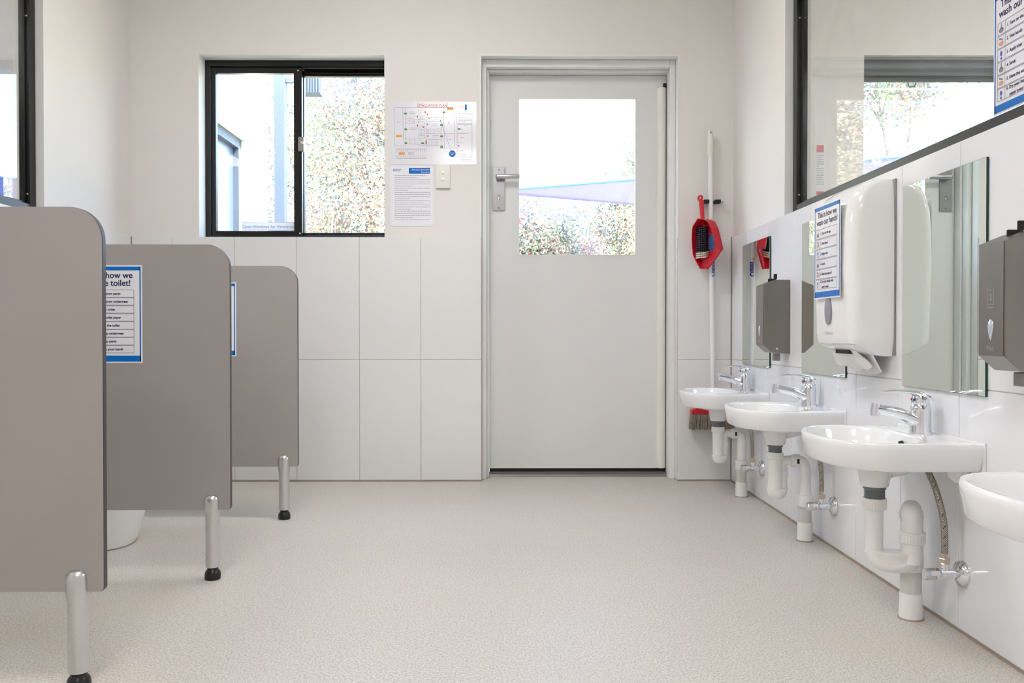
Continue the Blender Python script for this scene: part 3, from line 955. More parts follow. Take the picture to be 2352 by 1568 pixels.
def make_tap(loc, label):
    t = thing('mixer_tap', label, 'tap', loc, group='chrome mixer taps')
    b = NB()
    lathe(b, [(0.027, 0.0), (0.0275, 0.002), (0.026, 0.008), (0.0245, 0.03), (0.0245, 0.058), (0.024, 0.070), (0.020, 0.076)], (0, 0, 0), (0, 0, 1), 28)
    # flared root of the spout blends into the body
    tube(b, bez([(0.0, 0, 0.030), (-0.022, 0, 0.037), (-0.055, 0, 0.051), (-0.092, 0, 0.060), (-0.116, 0, 0.064)], 6), [0.0245] + [0.0235 - 0.0112 * (k / 24) ** 0.75 for k in range(1, 24)] + [0.0122], 20, 0.92, 1.0)
    body = obj('body', b, CHROME, t, True)
    b = NB(); lathe(b, [(0.0118, 0.020), (0.0122, 0.006), (0.0122, -0.006), (0.0105, -0.007), (0.0105, -0.012), (0.0, -0.0115)], (-0.117, 0, 0.058), (0.12, 0, 1), 20)
    obj('aerator', b, CHROME, t, True)
    b = NB()
    lathe(b, [(0.0205, 0.074), (0.023, 0.078), (0.0235, 0.088), (0.020, 0.098), (0.011, 0.103), (0.0, 0.104)], (0, 0, 0), (0, 0, 1), 28)
    lv = obj('cartridge_cap', b, CHROME, t, True)
    b = NB()
    pts = bez([(0.020, 0, 0.076), (0.016, 0, 0.091), (-0.006, 0, 0.102), (-0.040, 0, 0.108), (-0.070, 0, 0.1095), (-0.095, 0, 0.1085)], 6)
    n = len(pts)
    tube(b, pts, [0.016 + 0.005 * math.sin(PI * min(1, k / (n * 0.5))) - 0.0115 * max(0, (k - n * 0.4) / (n * 0.6)) for k in range(n)], 20, 0.40, 1.1)
    obj('lever', b, CHROME, lv, True)
    b = NB(); lathe(b, [(0.0035, 0.0), (0.0035, 0.002), (0.0, 0.0024)], (-0.0195, -0.010, 0.088), (-0.85, -0.5, 0.2), 14); obj('cold_dot', b, mat('dot_blue', (24, 28, 120), 0.3), lv, True)
    b = NB(); lathe(b, [(0.003, 0.0), (0.003, 0.002), (0.0, 0.0024)], (-0.0222, 0.001, 0.088), (-1, 0, 0.2), 14); obj('hot_dot', b, mat('dot_red', (200, 24, 30), 0.3), lv, True)
    return t

def ribs(bm, x, y, z0, z1, r, n=26, d=0.0012):
    for k in range(n):
        a = 2 * PI * k / n
        c, s = math.cos(a), math.sin(a)
        tube(bm, [(x + r * c, y + r * s, z0), (x + r * c, y + r * s, z1)], d, 6)

def make_bottle_trap(loc, label):
    """origin: wall face, basin centre line, floor; x negative towards the room"""
    t = thing('bottle_trap', label, 'drain pipe', loc, group='bottle traps')
    X, XD = -0.164, -0.058
    b = NB(); lathe(b, [(0.0265, 0.340), (0.0265, 0.333), (0.0235, 0.332)] + [q for k in range(8) for q in ((0.0235, 0.331 - 0.003 * k), (0.0225, 0.3295 - 0.003 * k))] + [(0.0235, 0.304)], (X, 0, 0)); obj('tailpiece', b, THREAD, t, True)
    b = NB(); lathe(b, [(0.0275, 0.313), (0.028, 0.311), (0.028, 0.290), (0.026, 0.288)], (X, 0, 0)); ribs(b, X, 0, 0.290, 0.311, 0.0275); obj('nut', b, PVC, t, True)
    b = NB()
    lathe(b, [(0.0238, 0.290), (0.0238, 0.182)], (X, 0, 0))
    tube(b, [(X + 0.030, 0.012, 0.17), (X + 0.030, 0.012, 0.268)], 0.0165, 18)
    tube(b, bez([(X + 0.030, 0.012, 0.245), (X + 0.030, 0.012, 0.270), (X + 0.042, 0.012, 0.281), (X + 0.062, 0.008, 0.281), (X + 0.07, 0.006, 0.281)], 5), 0.0172, 18)
    tube(b, [(X + 0.030, 0.012, 0.222), (X + 0.030, 0.012, 0.247)], 0.0195, 18)
    obj('bottle', b, PVC, t, True)
    b = NB()
    rings = []
    for (h, k) in [(0.186, 0.96), (0.186, 1.06), (0.178, 1.06), (0.177, 1.0), (0.168, 0.98), (0.158, 0.86), (0.151, 0.6), (0.148, 0.25)]:
        rings.append([(X + 0.009 + 0.0335 * k * math.cos(a), 0.004 + 0.0255 * k * math.sin(a), h) for a in [2 * PI * i / 28 for i in range(28)]])
    loft(b, rings)
    obj('cup', b, PVC, t, True)
    b = NB(); lathe(b, [(0.0195, 0.0), (0.0205, 0.002), (0.0205, 0.010), (0.0235, 0.011), (0.0235, 0.030), (0.021, 0.031)], (X + 0.056, 0.006, 0.281), (1, 0, 0)); co_ = obj('coupling', b, PVC, t, True)
    b = NB(); box(b, X + 0.0725, X + 0.0805, 0.006 - 0.0240, 0.006 - 0.0232, 0.2735, 0.291); obj('printed_mark', b, DARK, co_)
    b = NB(); tube(b, bez([(X + 0.07, 0.006, 0.281), (XD - 0.024, 0.005, 0.281), (XD - 0.008, 0.004, 0.274), (XD, 0.002, 0.255), (XD, 0, 0.22), (XD, 0, 0.15)], 6), 0.0195, 20); obj('elbow', b, PVC, t, True)
    b = NB(); lathe(b, [(0.0205, 0.178), (0.0205, 0.163), (0.0275, 0.162), (0.0285, 0.158), (0.0285, 0.124), (0.0265, 0.121)], (XD, 0, 0)); obj('collar', b, PVC, t, True)
    b = NB(); lathe(b, [(0.0225, 0.14), (0.0225, 0.05)], (XD, 0, 0)); obj('down_pipe', b, PVCG, t, True)
    b = NB(); lathe(b, [(0.0265, 0.0), (0.0255, 0.066), (0.024, 0.067)], (XD, 0, 0)); so_ = obj('floor_socket', b, PVC, t, True)
    b = NB(); lathe(b, [(0.0300, 0.0), (0.0285, 0.003), (0.026, 0.004)], (XD, 0, 0)); obj('floor_seal', b, SILIC, so_, True)
    return t

def make_s_trap(loc, label):
    t = thing('s_trap', label, 'drain pipe', loc)
    X, XD = -0.164, -0.082
    b = NB(); lathe(b, [(0.0285, 0.340), (0.0285, 0.333), (0.0255, 0.332)] + [q for k in range(8) for q in ((0.0255, 0.331 - 0.003 * k), (0.0243, 0.3295 - 0.003 * k))] + [(0.0255, 0.304)], (X, 0, 0)); obj('tailpiece', b, THREAD, t, True)
    b = NB(); lathe(b, [(0.0285, 0.309), (0.029, 0.307), (0.029, 0.284), (0.027, 0.281)], (X, 0, 0)); ribs(b, X, 0, 0.284, 0.307, 0.0285); obj('nut', b, PVC, t, True)
    b = NB()
    tube(b, bez([(X, 0, 0.29), (X, 0, 0.22), (X, 0, 0.178), (X + 0.010, -0.003, 0.150), (X + 0.030, -0.012, 0.1425), (X + 0.052, -0.022, 0.143), (X + 0.072, -0.030, 0.155), (XD, -0.034, 0.178), (XD, -0.034, 0.20)], 6), 0.0215, 22)
    obj('u_bend', b, PVC, t, True)
    b = NB()
    rings = []
    for (h, k) in [(0.176, 0.97), (0.176, 1.05), (0.168, 1.05), (0.166, 0.99), (0.150, 0.93), (0.134, 0.78), (0.124, 0.52), (0.1205, 0.2)]:
        ring = []
        for i in range(32):
            a = 2 * PI * i / 32
            px_, py_ = 0.0645 * k * math.cos(a), 0.0245 * k * math.sin(a)
            px_ = math.copysign(abs(math.cos(a)) ** 0.8, math.cos(a)) * 0.0645 * k
            ang = -0.39
            ring.append(((X + XD) / 2 + px_ * math.cos(ang) - py_ * math.sin(ang), -0.017 + px_ * math.sin(ang) + py_ * math.cos(ang), h))
        rings.append(ring)
    loft(b, rings)
    obj('trap_bowl', b, PVC, t, True)
    b = NB(); lathe(b, [(0.025, 0.150), (0.025, 0.212), (0.022, 0.213)], (XD, -0.034, 0)); obj('riser', b, PVC, t, True)
    b = NB(); lathe(b, [(0.0265, 0.200), (0.030, 0.203), (0.030, 0.224), (0.0315, 0.225), (0.0315, 0.229), (0.027, 0.230)], (XD, -0.034, 0)); ribs(b, XD, -0.034, 0.203, 0.224, 0.0298); obj('riser_nut', b, PVC, t, True)
    b = NB()
    tube(b, bez([(XD, -0.034, 0.215), (XD, -0.034, 0.256), (XD, -0.026, 0.273), (XD + 0.010, -0.006, 0.280), (XD + 0.020, 0.014, 0.268), (XD + 0.022, 0.018, 0.25), (XD + 0.022, 0.018, 0.20), (XD + 0.012, 0.002, 0.15)], 6), 0.0245, 24)
    eb = obj('return_bend', b, PVC, t, True)
    b = NB(); lathe(b, [(0.0245, 0.0), (0.0295, 0.002), (0.0295, 0.012), (0.0245, 0.014)], (XD + 0.003, -0.022, 0.264), (0.25, 0.75, 0.6)); obj('bend_rim', b, PVC, eb, True)
    XP, YP = XD + 0.010, -0.006
    b = NB(); lathe(b, [(0.0265, 0.165), (0.0295, 0.163), (0.0295, 0.128), (0.028, 0.124)], (XP, YP, 0)); ribs(b, XP, YP, 0.126, 0.160, 0.0293, 30, 0.001); obj('collar', b, PVC, t, True)
    b = NB(); lathe(b, [(0.0255, 0.14), (0.0255, 0.05)], (XP, YP, 0)); obj('down_pipe', b, PVCG, t, True)
    b = NB(); lathe(b, [(0.0285, 0.0), (0.0275, 0.066), (0.026, 0.067)], (XP, YP, 0)); so_ = obj('floor_socket', b, PVC, t, True)
    b = NB(); lathe(b, [(0.0320, 0.0), (0.0305, 0.003), (0.028, 0.004)], (XP, YP, 0)); obj('floor_seal', b, SILIC, so_, True)
    return t

def make_valve(loc, label):
    """origin: wall face at valve height 0, basin centre line"""
    t = thing('stop_valve', label, 'valve', loc, group='stop valves with braided hoses')
    Y, Z = -0.118, 0.146
    b = NB(); lathe(b, [(0.034, 0.0), (0.034, 0.003), (0.029, 0.010), (0.016, 0.015), (0.014, 0.016)], (0, Y, Z), (-1, 0, 0), 28); obj('escutcheon', b, CHROME, t, True)
    b = NB(); lathe(b, [(0.0105, 0.012), (0.0105, 0.024), (0.0125, 0.025), (0.0125, 0.055), (0.010, 0.057), (0.010, 0.062)], (0, Y, Z), (-1, 0, 0), 20)
    lathe(b, [(0.008, 0.0), (0.008, 0.028)], (-0.044, Y, Z), (0, 0, 1), 16)
    obj('valve_body', b, CHROME, t, True)
    b = NB(); lathe(b, [(0.012, 0.058), (0.0145, 0.060), (0.0150, 0.066), (0.0140, 0.090), (0.0125, 0.093), (0.0, 0.0935)], (0, Y, Z), (-1, 0, 0), 8); obj('handle', b, CHROME, t, True)
    b = NB(); lathe(b, [(0.0125, 0.026), (0.0135, 0.028), (0.0135, 0.038), (0.0125, 0.040), (0.008, 0.041), (0.0075, 0.058)], (-0.044, Y, Z), (0, 0, 1), 6); obj('hex_nut', b, BRASSN, t)
    b = NB()
    hp = bez([(-0.044, Y, Z + 0.050), (-0.044, Y, Z + 0.085), (-0.046, Y + 0.004, Z + 0.135), (-0.052, Y + 0.028, Z + 0.20), (-0.056, Y + 0.058, Z + 0.240), (-0.054, Y + 0.076, Z + 0.2595)], 8)
    tube(b, hp, 0.0078, 14)
    h = obj('supply_hose', b, BRAID, t, True)
    b = NB()
    for k in range(5, len(hp) - 3, 4):
        p, q = hp[k], hp[k + 1]
        d = (q - p).normalized()
        off = Vector((-0.0030, -0.0070, 0.0))
        tube(b, [p + off - d * 0.001 + Vector((-0.0028, 0.001, -0.002)), p + off + d * 0.003 + Vector((0.0028, -0.0002, 0.002))], 0.0011, 6)
    obj('blue_thread', b, mat('thread_blue', (32, 48, 110), 0.6), h)
    return t

BY = [3.745, 2.948, 2.150, 1.355]
WF = XR - TT                    # face of the tiles
names = ['white ceramic wash basin in the corner beside the broom', 'white ceramic wash basin between the corner basin and the towel dispenser',
         'white ceramic wash basin with a u-bend waste trap below it', 'white ceramic wash basin under the soap dispenser marked PULL']
bas = make_basin((WF, BY[0], 0), names[0])
for y, l in zip(BY[1:], names[1:]):
    copy_tree(bas, (WF, y, 0), l)
tapn = ['chrome mixer tap on the corner basin beside the broom', 'chrome mixer tap on the basin next to the corner basin', 'chrome mixer tap on the basin with the u-bend trap', 'chrome mixer tap on the basin under the soap dispenser marked PULL']
tp = make_tap((WF - 0.046, BY[0], 0.474), tapn[0])
for y, l in zip(BY[1:], tapn[1:]):
    copy_tree(tp, (WF - 0.046, y, 0.474), l)
bt = make_bottle_trap((WF, BY[0], 0), 'white plastic bottle trap and floor pipe under the corner basin')
copy_tree(bt, (WF, BY[1], 0), 'white plastic bottle trap and floor pipe under the basin next to the corner basin')
make_s_trap((WF, BY[2], 0), 'white plastic u-bend trap and floor pipe with ribbed nuts under a basin')
vn = ['chrome stop valve with braided hose under the corner basin', 'chrome stop valve with braided hose under the basin next to the corner one', 'chrome stop valve with braided hose beside the u-bend trap']
vv = make_valve((WF, BY[0], 0), vn[0])
for y, l in zip(BY[1:3], vn[1:]):
    copy_tree(vv, (WF, y, 0), l)

# ------------------------------------------------------------------ mirrors
def mirror(y0, y1, label):
    t = thing('mirror', label, 'mirror', (WF, (y0 + y1) / 2, 0.585), group='frameless wall mirrors')
    h = (y1 - y0) / 2
    b = NB(); box(b, -0.0055, -0.0005, -h, h, 0, 0.553); obj('glass_edge', b, GEDGE, t)
    b = NB(); box(b, -0.0062, -0.0055, -h + 0.0006, h - 0.0006, 0.0006, 0.5524); obj('mirror_face', b, MIRROR, t)
    return t
mirror(3.520, 3.925, 'frameless rectangular mirror above the corner basin, partly behind a soap dispenser')
mirror(2.730, 3.135, 'frameless rectangular mirror between the grey soap dispenser and the towel dispenser')
mirror(1.930, 2.337, 'frameless rectangular mirror between the towel dispenser and the soap dispenser marked PULL')

# ------------------------------------------------------------------ soap dispensers (bevelled steel boxes)
def soap(y, label):
    """near face at y; 0.096 wide, going away from the camera"""
    t = thing('soap_dispenser', label, 'soap dispenser', (WF, y, 0.80), group='brushed steel soap dispensers')
    poly = [(0, 0.140), (-0.055, 0.140), (-0.104, 0.120), (-0.104, -0.115), (-0.070, -0.146), (-0.002, -0.150), (0, -0.150)]
    poly = [(x, z) for x, z in poly]
    b = NB(); prism(b, poly, lambda x, z: (x, 0.0, z), lambda x, z: (x, 0.096, z), 0.0022, 2)
    obj('case', b, STEEL, t)
    b = NB(); prism(b, [(-0.104, 0.118), (-0.1055, 0.118), (-0.1055, -0.113), (-0.104, -0.113)], lambda x, z: (x, 0.004, z), lambda x, z: (x, 0.092, z)); fr = obj('front_plate', b, STEEL, t)
    b = NB()
    pts = [(0.048 + 0.010 * math.cos(a) * (1.0 if math.sin(a) > 0 else 1 + 0.55 * math.sin(a)), -0.053 + (0.014 if math.sin(a) > 0 else 0.030) * math.sin(a)) for a in [2 * PI * k / 24 for k in range(24)]]
    prism(b, pts, lambda y_, z: (-0.1055, y_, z), lambda y_, z: (-0.1085, 0.048 + (y_ - 0.048) * 0.6, -0.058 + (z + 0.058) * 0.7))
    obj('sight_window', b, mat('clear_lens', (214, 220, 232), 0.05, 0.6), fr, True)
    b = NB(); text(b, 'PULL', 0, 0, 0.0125, 0, 'CENTER', 0.95)
    frame_rect(b, -0.011, 0.011, 0.095, 0.125, 0.0007, 0); rect(b, -0.010, 0.010, 0.088, 0.0892, 0)
    text(b, '3', 0, 0.1035, 0.018, 0, 'CENTER')
    bmesh.ops.transform(b, matrix=Matrix.Translation((-0.1059, 0.048, -0.103)) @ Matrix.Rotation(R(-90), 4, 'Z') @ Matrix.Rotation(R(90), 4, 'X'), verts=b.verts)
    obj('lettering', b, mat('etched_grey', (196, 192, 188), 0.5, 0.5), fr)
    b = NB(); lathe(b, [(0.0, -0.003), (0.004, -0.0025), (0.0048, 0.0)], (-0.052, 0.0, -0.130), (0, 1, 0), 16); obj('side_rivet', b, CHROME, t, True)
    b = NB(); box(b, -0.052, -0.028, 0.030, 0.058, -0.178, -0.149, 0.002); obj('push_lever', b, STEEL, t)
    b = NB(); lathe(b, [(0.007, 0), (0.007, 0.008), (0.0, 0.009)], (-0.045, 0.050, 0.139)); box(b, -0.050, -0.036, 0.046, 0.052, 0.146, 0.166, 0.002); box(b, -0.072, -0.045, 0.046, 0.052, 0.132, 0.147, 0.002)
    obj('key', b, DARK, t)
    return t
soap(3.280, 'brushed steel soap dispenser beside the corner mirror')
soap(1.690, 'brushed steel soap dispenser with PULL on its front, beside the mirror showing the door lock')

# ------------------------------------------------------------------ paper towel dispenser
pt = thing('towel_dispenser', 'white gloss paper towel dispenser with poster, between two mirrors', 'towel dispenser', (WF, 2.392, 0.92))
TWD = 0.300
def trow(depth, z, rr, tap=0.0, n=8):
    """plan section: back at x=0, front bowed, rounded front corners; y from 0 to TWD"""
    pts = [(0.0, 0.0 + tap), (-(depth - rr) * 0.5, 0.0 + tap)]
    for k in range(n + 1):
        a = PI / 2 * k / n
        pts.append((-(depth - rr) - rr * math.sin(a), tap + rr - rr * math.cos(a)))
    for k in range(1, 6):
        f = k / 6
        pts.append((-depth - 0.006 * math.sin(PI * f), tap + rr + (TWD - 2 * rr - 2 * tap) * f))
    for k in range(n + 1):
        a = PI / 2 * k / n
        pts.append((-(depth - rr) - rr * math.cos(a), TWD - tap - rr + rr * math.sin(a)))
    pts += [(-(depth - rr) * 0.5, TWD - tap), (0.0, TWD - tap)]
    return [(x, y, z) for x, y in pts]
b = NB()
loft(b, [trow(0.112, -0.222, 0.030, 0.004), trow(0.119, -0.218, 0.034, 0.002), trow(0.124, -0.20, 0.036), trow(0.131, 0.0, 0.040), trow(0.130, 0.10, 0.042), trow(0.126, 0.165, 0.042, 0.001), trow(0.116, 0.205, 0.042, 0.003),
         trow(0.099, 0.232, 0.038, 0.006), trow(0.078, 0.246, 0.034, 0.010), trow(0.050, 0.2535, 0.022, 0.016)])
obj('cover', b, WPLAST, pt, True)
b = NB()
loft(b, [trow(0.030, -0.255, 0.01, 0.012), trow(0.060, -0.250, 0.02, 0.010), trow(0.100, -0.232, 0.03, 0.006), trow(0.112, -0.222, 0.030, 0.004)])
ch = obj('chute', b, WPLAST, pt, True)
b = NB(); box(b, -0.004, 0.0, -0.004, TWD + 0.004, -0.252, 0.252, 0.001); obj('back_plate', b, mat('grey_back_plate', (150, 146, 142), 0.4), pt)
b = NB(); box(b, -0.092, -0.050, 0.10, 0.20, -0.250, -0.236); obj('slot', b, DARK, ch)
b = NB()
pts = [(0.150 + 0.026 * math.cos(a) * (1 if math.sin(a) > -0.2 else 1), -0.120 + 0.043 * math.sin(a)) for a in [2 * PI * k / 32 for k in range(32)]]
prism(b, pts, lambda y_, z: (-0.128, y_, z), lambda y_, z: (-0.1372, 0.150 + (y_ - 0.150) * 0.9, z))
obj('sight_window', b, mat('smoky_lens', (150, 148, 160), 0.08, 0.2), pt, True)
b = NB(); text(b, 'Kimberly-Clark', 0, 0, 0.0115, 0, 'CENTER')
bmesh.ops.transform(b, matrix=Matrix.Translation((-0.1340, 0.150, -0.192)) @ Matrix.Rotation(R(-90), 4, 'Z') @ Matrix.Rotation(R(90), 4, 'X'), verts=b.verts)
obj('lettering', b, GREYI, pt)
# the paper towel hanging out of the chute, crumpled
tw = thing('paper_towel', 'white crumpled paper towel hanging out of the towel dispenser', 'paper towel', (WF, 2.392, 0.92))
b = NB()
NU, NV = 18, 12
grid = []
rnd = random.Random(11)
for i in range(NU + 1):
    row = []
    for j in range(NV + 1):
        u, v = i / NU, j / NV
        y = 0.055 + 0.19 * u + 0.010 * math.sin(5 * v + u * 3)
        x = -0.088 + 0.050 * v * (0.3 + 0.7 * (1 - u)) + 0.010 * math.sin(u * 9 + v * 4) * v
        z = -0.240 - (0.048 + 0.022 * math.sin(u * 3.2) - 0.018 * u) * v - 0.006 * math.sin(u * 17) * v
        row.append(b.verts.new((x, y, z)))
    grid.append(row)
for i in range(NU):
    for j in range(NV):
        b.faces.new((grid[i][j], grid[i + 1][j], grid[i + 1][j + 1], grid[i][j + 1]))
ft = obj('front_ply', b, TISSUE, tw, True)
so2 = ft.modifiers.new('thickness', 'SOLIDIFY'); so2.thickness = 0.0012
b = NB()
grid = []
for i in range(NU + 1):
    row = []
    for j in range(NV + 1):
        u, v = i / NU, j / NV
        y = 0.03 + 0.22 * u
        x = -0.055 + 0.030 * v + 0.006 * math.sin(u * 7)
        z = -0.245 - (0.055 + 0.012 * math.sin(u * 5)) * v
        row.append(b.verts.new((x, y, z)))
    grid.append(row)
for i in range(NU):
    for j in range(NV):
        b.faces.new((grid[i][j], grid[i + 1][j], grid[i + 1][j + 1], grid[i][j + 1]))
ft = obj('rear_ply', b, TISSUE, tw, True)
so2 = ft.modifiers.new('thickness', 'SOLIDIFY'); so2.thickness = 0.0012

how_poster('blue bordered hand washing poster on the towel dispenser', (WF - 0.1385, 2.645, 0.837), FACE_LEFT, 0.206, *HANDS, True, PAPERS)
how_poster('blue bordered hand washing poster on the internal window glass', (1.1735, 2.018, 1.252), FACE_LEFT, 0.206, *HANDS, True, PAPERS)

# ------------------------------------------------------------------ light switch
sw = thing('light_switch', 'white two-button light switch below the evacuation plan', 'light switch', (-0.3085, YB, 1.498), FACE_CAM)
b = NB(); box(b, -0.036, 0.036, -0.058, 0.058, 0, 0.012, 0.003, 3); obj('plate', b, GUARD, sw, True)
for y in (0.017, -0.015):
    b = NB(); lathe(b, [(0.0095, 0.011), (0.0095, 0.0135), (0.008, 0.0145), (0.0, 0.0148)], (0, y, 0), (0.0, 0.0, 1), 20)
    bt_ = obj('button', b, WPLAST, sw, True)
    b = NB(); box(b, -0.007, 0.007, y - 0.004, y + 0.003, 0.0135, 0.0175, 0.0015); obj('rocker', b, WPLAST, bt_, True)

# ------------------------------------------------------------------ broom in its clip
br = thing('broom', 'white handled broom with red head hanging in the corner', 'broom', (1.006, YB - 0.040, 0.0))
b = NB(); tube(b, [(0.008, 0, 0.345), (-0.010, 0, 1.62)], 0.0115, 18); hd = obj('handle', b, WHITEM, br, True)
b = NB()
tube(b, [(-0.0085, 0, 1.595), (-0.0087, 0, 1.60), (-0.010, 0, 1.69), (-0.0105, 0, 1.710), (-0.0107, 0, 1.720), (-0.0108, 0, 1.724)], [0.0145, 0.0150, 0.0140, 0.0125, 0.009, 0.003], 18)
gp = obj('grip', b, mat('cream_grip', (236, 232, 222), 0.45), br, True)
b = NB(); lathe(b, [(0.0045, 0), (0.0045, 0.004)], (-0.0103, -0.0142, 1.705), (0, 1, 0), 14); obj('hanging_hole', b, mat('shadow_beige', (150, 140, 125), 0.8), gp)
b = NB()
prism(b, [(-0.100, 0.010), (-0.103, 0.028), (-0.055, 0.052), (-0.02, 0.062), (0.03, 0.062), (0.06, 0.052), (0.099, 0.028), (0.097, 0.010)],
      lambda x, z: (x, -0.028, z + 0.325), lambda x, z: (x, 0.028, z + 0.325), 0.004)
tube(b, [(0.008, 0, 0.375), (0.007, 0, 0.435)], [0.018, 0.0145], 16)
obj('head', b, REDP, br, True)
b = NB()
rnd = random.Random(5)
for i in range(34):
    for j in range(6):
        x = -0.096 + 0.189 * i / 33
        y = -0.022 + 0.044 * j / 5
        xo = x * 1.08 + rnd.uniform(-0.003, 0.003)
        yo = y * 1.45 + rnd.uniform(-0.003, 0.003)
        tube(b, [(x, y, 0.337), ((x + xo) / 2, (y + yo) / 2, 0.30), (xo, yo, 0.262 + rnd.uniform(-0.004, 0.004))], [0.0028, 0.0030, 0.0024], 5)
obj('bristles', b, BRI_T, br, kind='stuff')
b = NB(); text(b, 'Oates', 0, 0, 0.030, 0.0, 'LEFT', 1.0, 0.0008, 0)
bmesh.ops.transform(b, matrix=Matrix.Translation((0.0135, -0.0118, 1.005)) @ Matrix.Rotation(R(90), 4, 'X') @ Matrix.Rotation(R(90), 4, 'Z') , verts=b.verts)
for v in b.verts:       # wrap the print round the handle
    d = v.co.x - 0.002
    v.co.y = -math.sqrt(max(0.0123 ** 2 - min(abs(d), 0.0122) ** 2, 0)) - 0.0001
obj('lettering', b, mat('print_brand_blue', (30, 50, 150), 0.4), hd)
b = NB()
for k in range(8):
    a = 2 * PI * k / 8
    line(b, 0.002 * math.cos(a), 0.002 * math.sin(a), 0.0065 * math.cos(a), 0.0065 * math.sin(a), 0.0016, 0)
bmesh.ops.transform(b, matrix=Matrix.Translation((0.000, -0.0128, 1.092)) @ Matrix.Rotation(R(90), 4, 'X'), verts=b.verts)
obj('spark_emblem', b, ORANGEI, hd)

cl = thing('broom_clip', 'white wall clip with black rubber grips holding the broom handle', 'wall clip', (1.006, YB, 1.372))
b = NB(); box(b, -0.050, 0.046, -0.012, 0.0, -0.010, 0.010, 0.002); obj('base', b, WPLAST, cl)
b = NB(); box(b, -0.042, -0.0145, -0.052, -0.012, -0.009, 0.009, 0.003); obj('grip', b, DARK, cl)
b = NB(); box(b, 0.0125, 0.042, -0.052, -0.012, -0.009, 0.009, 0.003); obj('grip', b, DARK, cl)
b = NB(); lathe(b, [(0.003, 0.0), (0.003, 0.014), (0.0045, 0.015), (0.0, 0.017)], (0.058, 0.0, 0.003), (0, -1, 0), 12); obj('screw', b, SATIN, cl, True)

# ------------------------------------------------------------------ dustpan with its hand brush
dp = thing('dustpan', 'red plastic dustpan hanging from the clip beside the broom', 'dustpan', (0.9405, YB - 0.065, 1.385), (0, 0, R(-58)))
def Q(x, y):                 # outline drawing units -> metres
    return ((x - 240) / 1835.0 * 1.17, (700 - y) / 1835.0)
body = [Q(*p) for p in [(246, 948), (288, 893), (340, 903), (380, 930), (412, 990), (438, 1085), (460, 1172), (385, 1258), (308, 1338), (268, 1328), (232, 1258), (212, 1200), (210, 1070), (226, 975)]]
b = NB(); prism(b, body, lambda x, z: (x, 0.010, z), lambda x, z: (x, 0.014, z)); tray = obj('tray', b, REDP, dp)
def wall_strip(bm, pts, h0, h1, th=0.003):
    n = len(pts)
    cxm = sum(p[0] for p in pts) / n
    for i in range(n - 1):
        (xa, za), (xb, zb) = pts[i], pts[i + 1]
        ha = h0 + (h1 - h0) * i / (n - 1); hb = h0 + (h1 - h0) * (i + 1) / (n - 1)
        d = Vector((xb - xa, zb - za)).normalized(); nx, nz = d.y * th, -d.x * th
        vs8 = [bm.verts.new(p) for p in ((xa, 0.014, za), (xb, 0.014, zb), (xb, -hb, zb), (xa, -ha, za), (xa + nx, 0.014, za + nz), (xb + nx, 0.014, zb + nz), (xb + nx, -hb, zb + nz), (xa + nx, -ha, za + nz))]
        for f in ((0, 1, 2, 3), (7, 6, 5, 4), (0, 4, 5, 1), (3, 2, 6, 7), (1, 5, 6, 2), (0, 3, 7, 4)):
            bm.faces.new([vs8[k] for k in f])
b = NB()
wall_strip(b, body[:7], 0.048, 0.026)
wall_strip(b, [body[0]] + body[13:8:-1], 0.046, 0.012)
obj('side_wall', b, REDP, tray)
b = NB()                      # ribbed lip along the slanted open edge
lipo = [Q(460, 1172), Q(385, 1258), Q(308, 1338), Q(300, 1268), Q(352, 1205), Q(400, 1140)]
prism(b, lipo, lambda x, z: (x, 0.004, z), lambda x, z: (x, 0.012, z), 0.002)
for k in range(7):
    f = (k + 0.5) / 7
    a = Vector(Q(452, 1170)).lerp(Vector(Q(312, 1325)), f); c = Vector(Q(402, 1148)).lerp(Vector(Q(306, 1268)), f)
    tube(b, [(a.x, 0.004, a.y), (c.x, 0.004, c.y)], 0.0012, 6)
obj('ribbed_lip', b, REDP, tray)
b = NB()
tube(b, [(0.002, 0.0, -0.006), (0.010, 0.0, -0.06), (0.016, 0.0, -0.105), (0.024, 0.0, -0.13)], [0.0085, 0.0085, 0.010, 0.013], 14, 1.0, 0.8)
for k in range(20):
    pass
ringp = [(0.004 + 0.012 * math.cos(2 * PI * k / 20), -0.002, 0.0 + 0.010 * math.sin(2 * PI * k / 20)) for k in range(21)]
tube(b, ringp, 0.0055, 10)
obj('pan_handle', b, REDP, dp, True)
b = NB(); box(b, 0.052, 0.088, 0.0085, 0.0098, -0.262, -0.178); obj('sticker', b, mat('sticker_blue', (70, 100, 150), 0.4, var=0.3, scale=60), tray)

hb = thing('hand_brush', 'red hand brush with black and cream bristles clipped inside the dustpan', 'brush', (0.9405, YB - 0.065, 1.385), (0, 0, R(-58)))
b = NB()
tube(b, [(0.014, 0.004, -0.012), (0.018, 0.003, -0.06), (0.022, 0.002, -0.11), (0.022, 0.008, -0.14)], [0.007, 0.0065, 0.0065, 0.009], 14)
obj('brush_handle', b, REDP, hb, True)
bk = [Q(*p) for p in [(248, 962), (285, 950), (318, 968), (322, 1100), (312, 1200), (284, 1232), (248, 1222), (234, 1150), (236, 1040)]]
b = NB(); prism(b, bk, lambda x, z: (x, 0.006, z), lambda x, z: (x, 0.016, z), 0.002); obj('brush_back', b, REDP, hb)
bk_, bw_ = NB(), NB()
for i in range(15):
    for j in range(7):
        u, v = j / 6, i / 14
        x, z = Q(246 + 68 * u, 968 + 250 * v)
        spread = (u - 0.5)
        x2, z2 = Q(236 + 92 * u, 972 + 262 * v)
        tgt = bk_ if v < 0.80 else bw_
        tube(tgt, [(x, 0.008, z), (x2, -0.026 + 0.010 * abs(spread), z2)], [0.0042, 0.0040], 6)
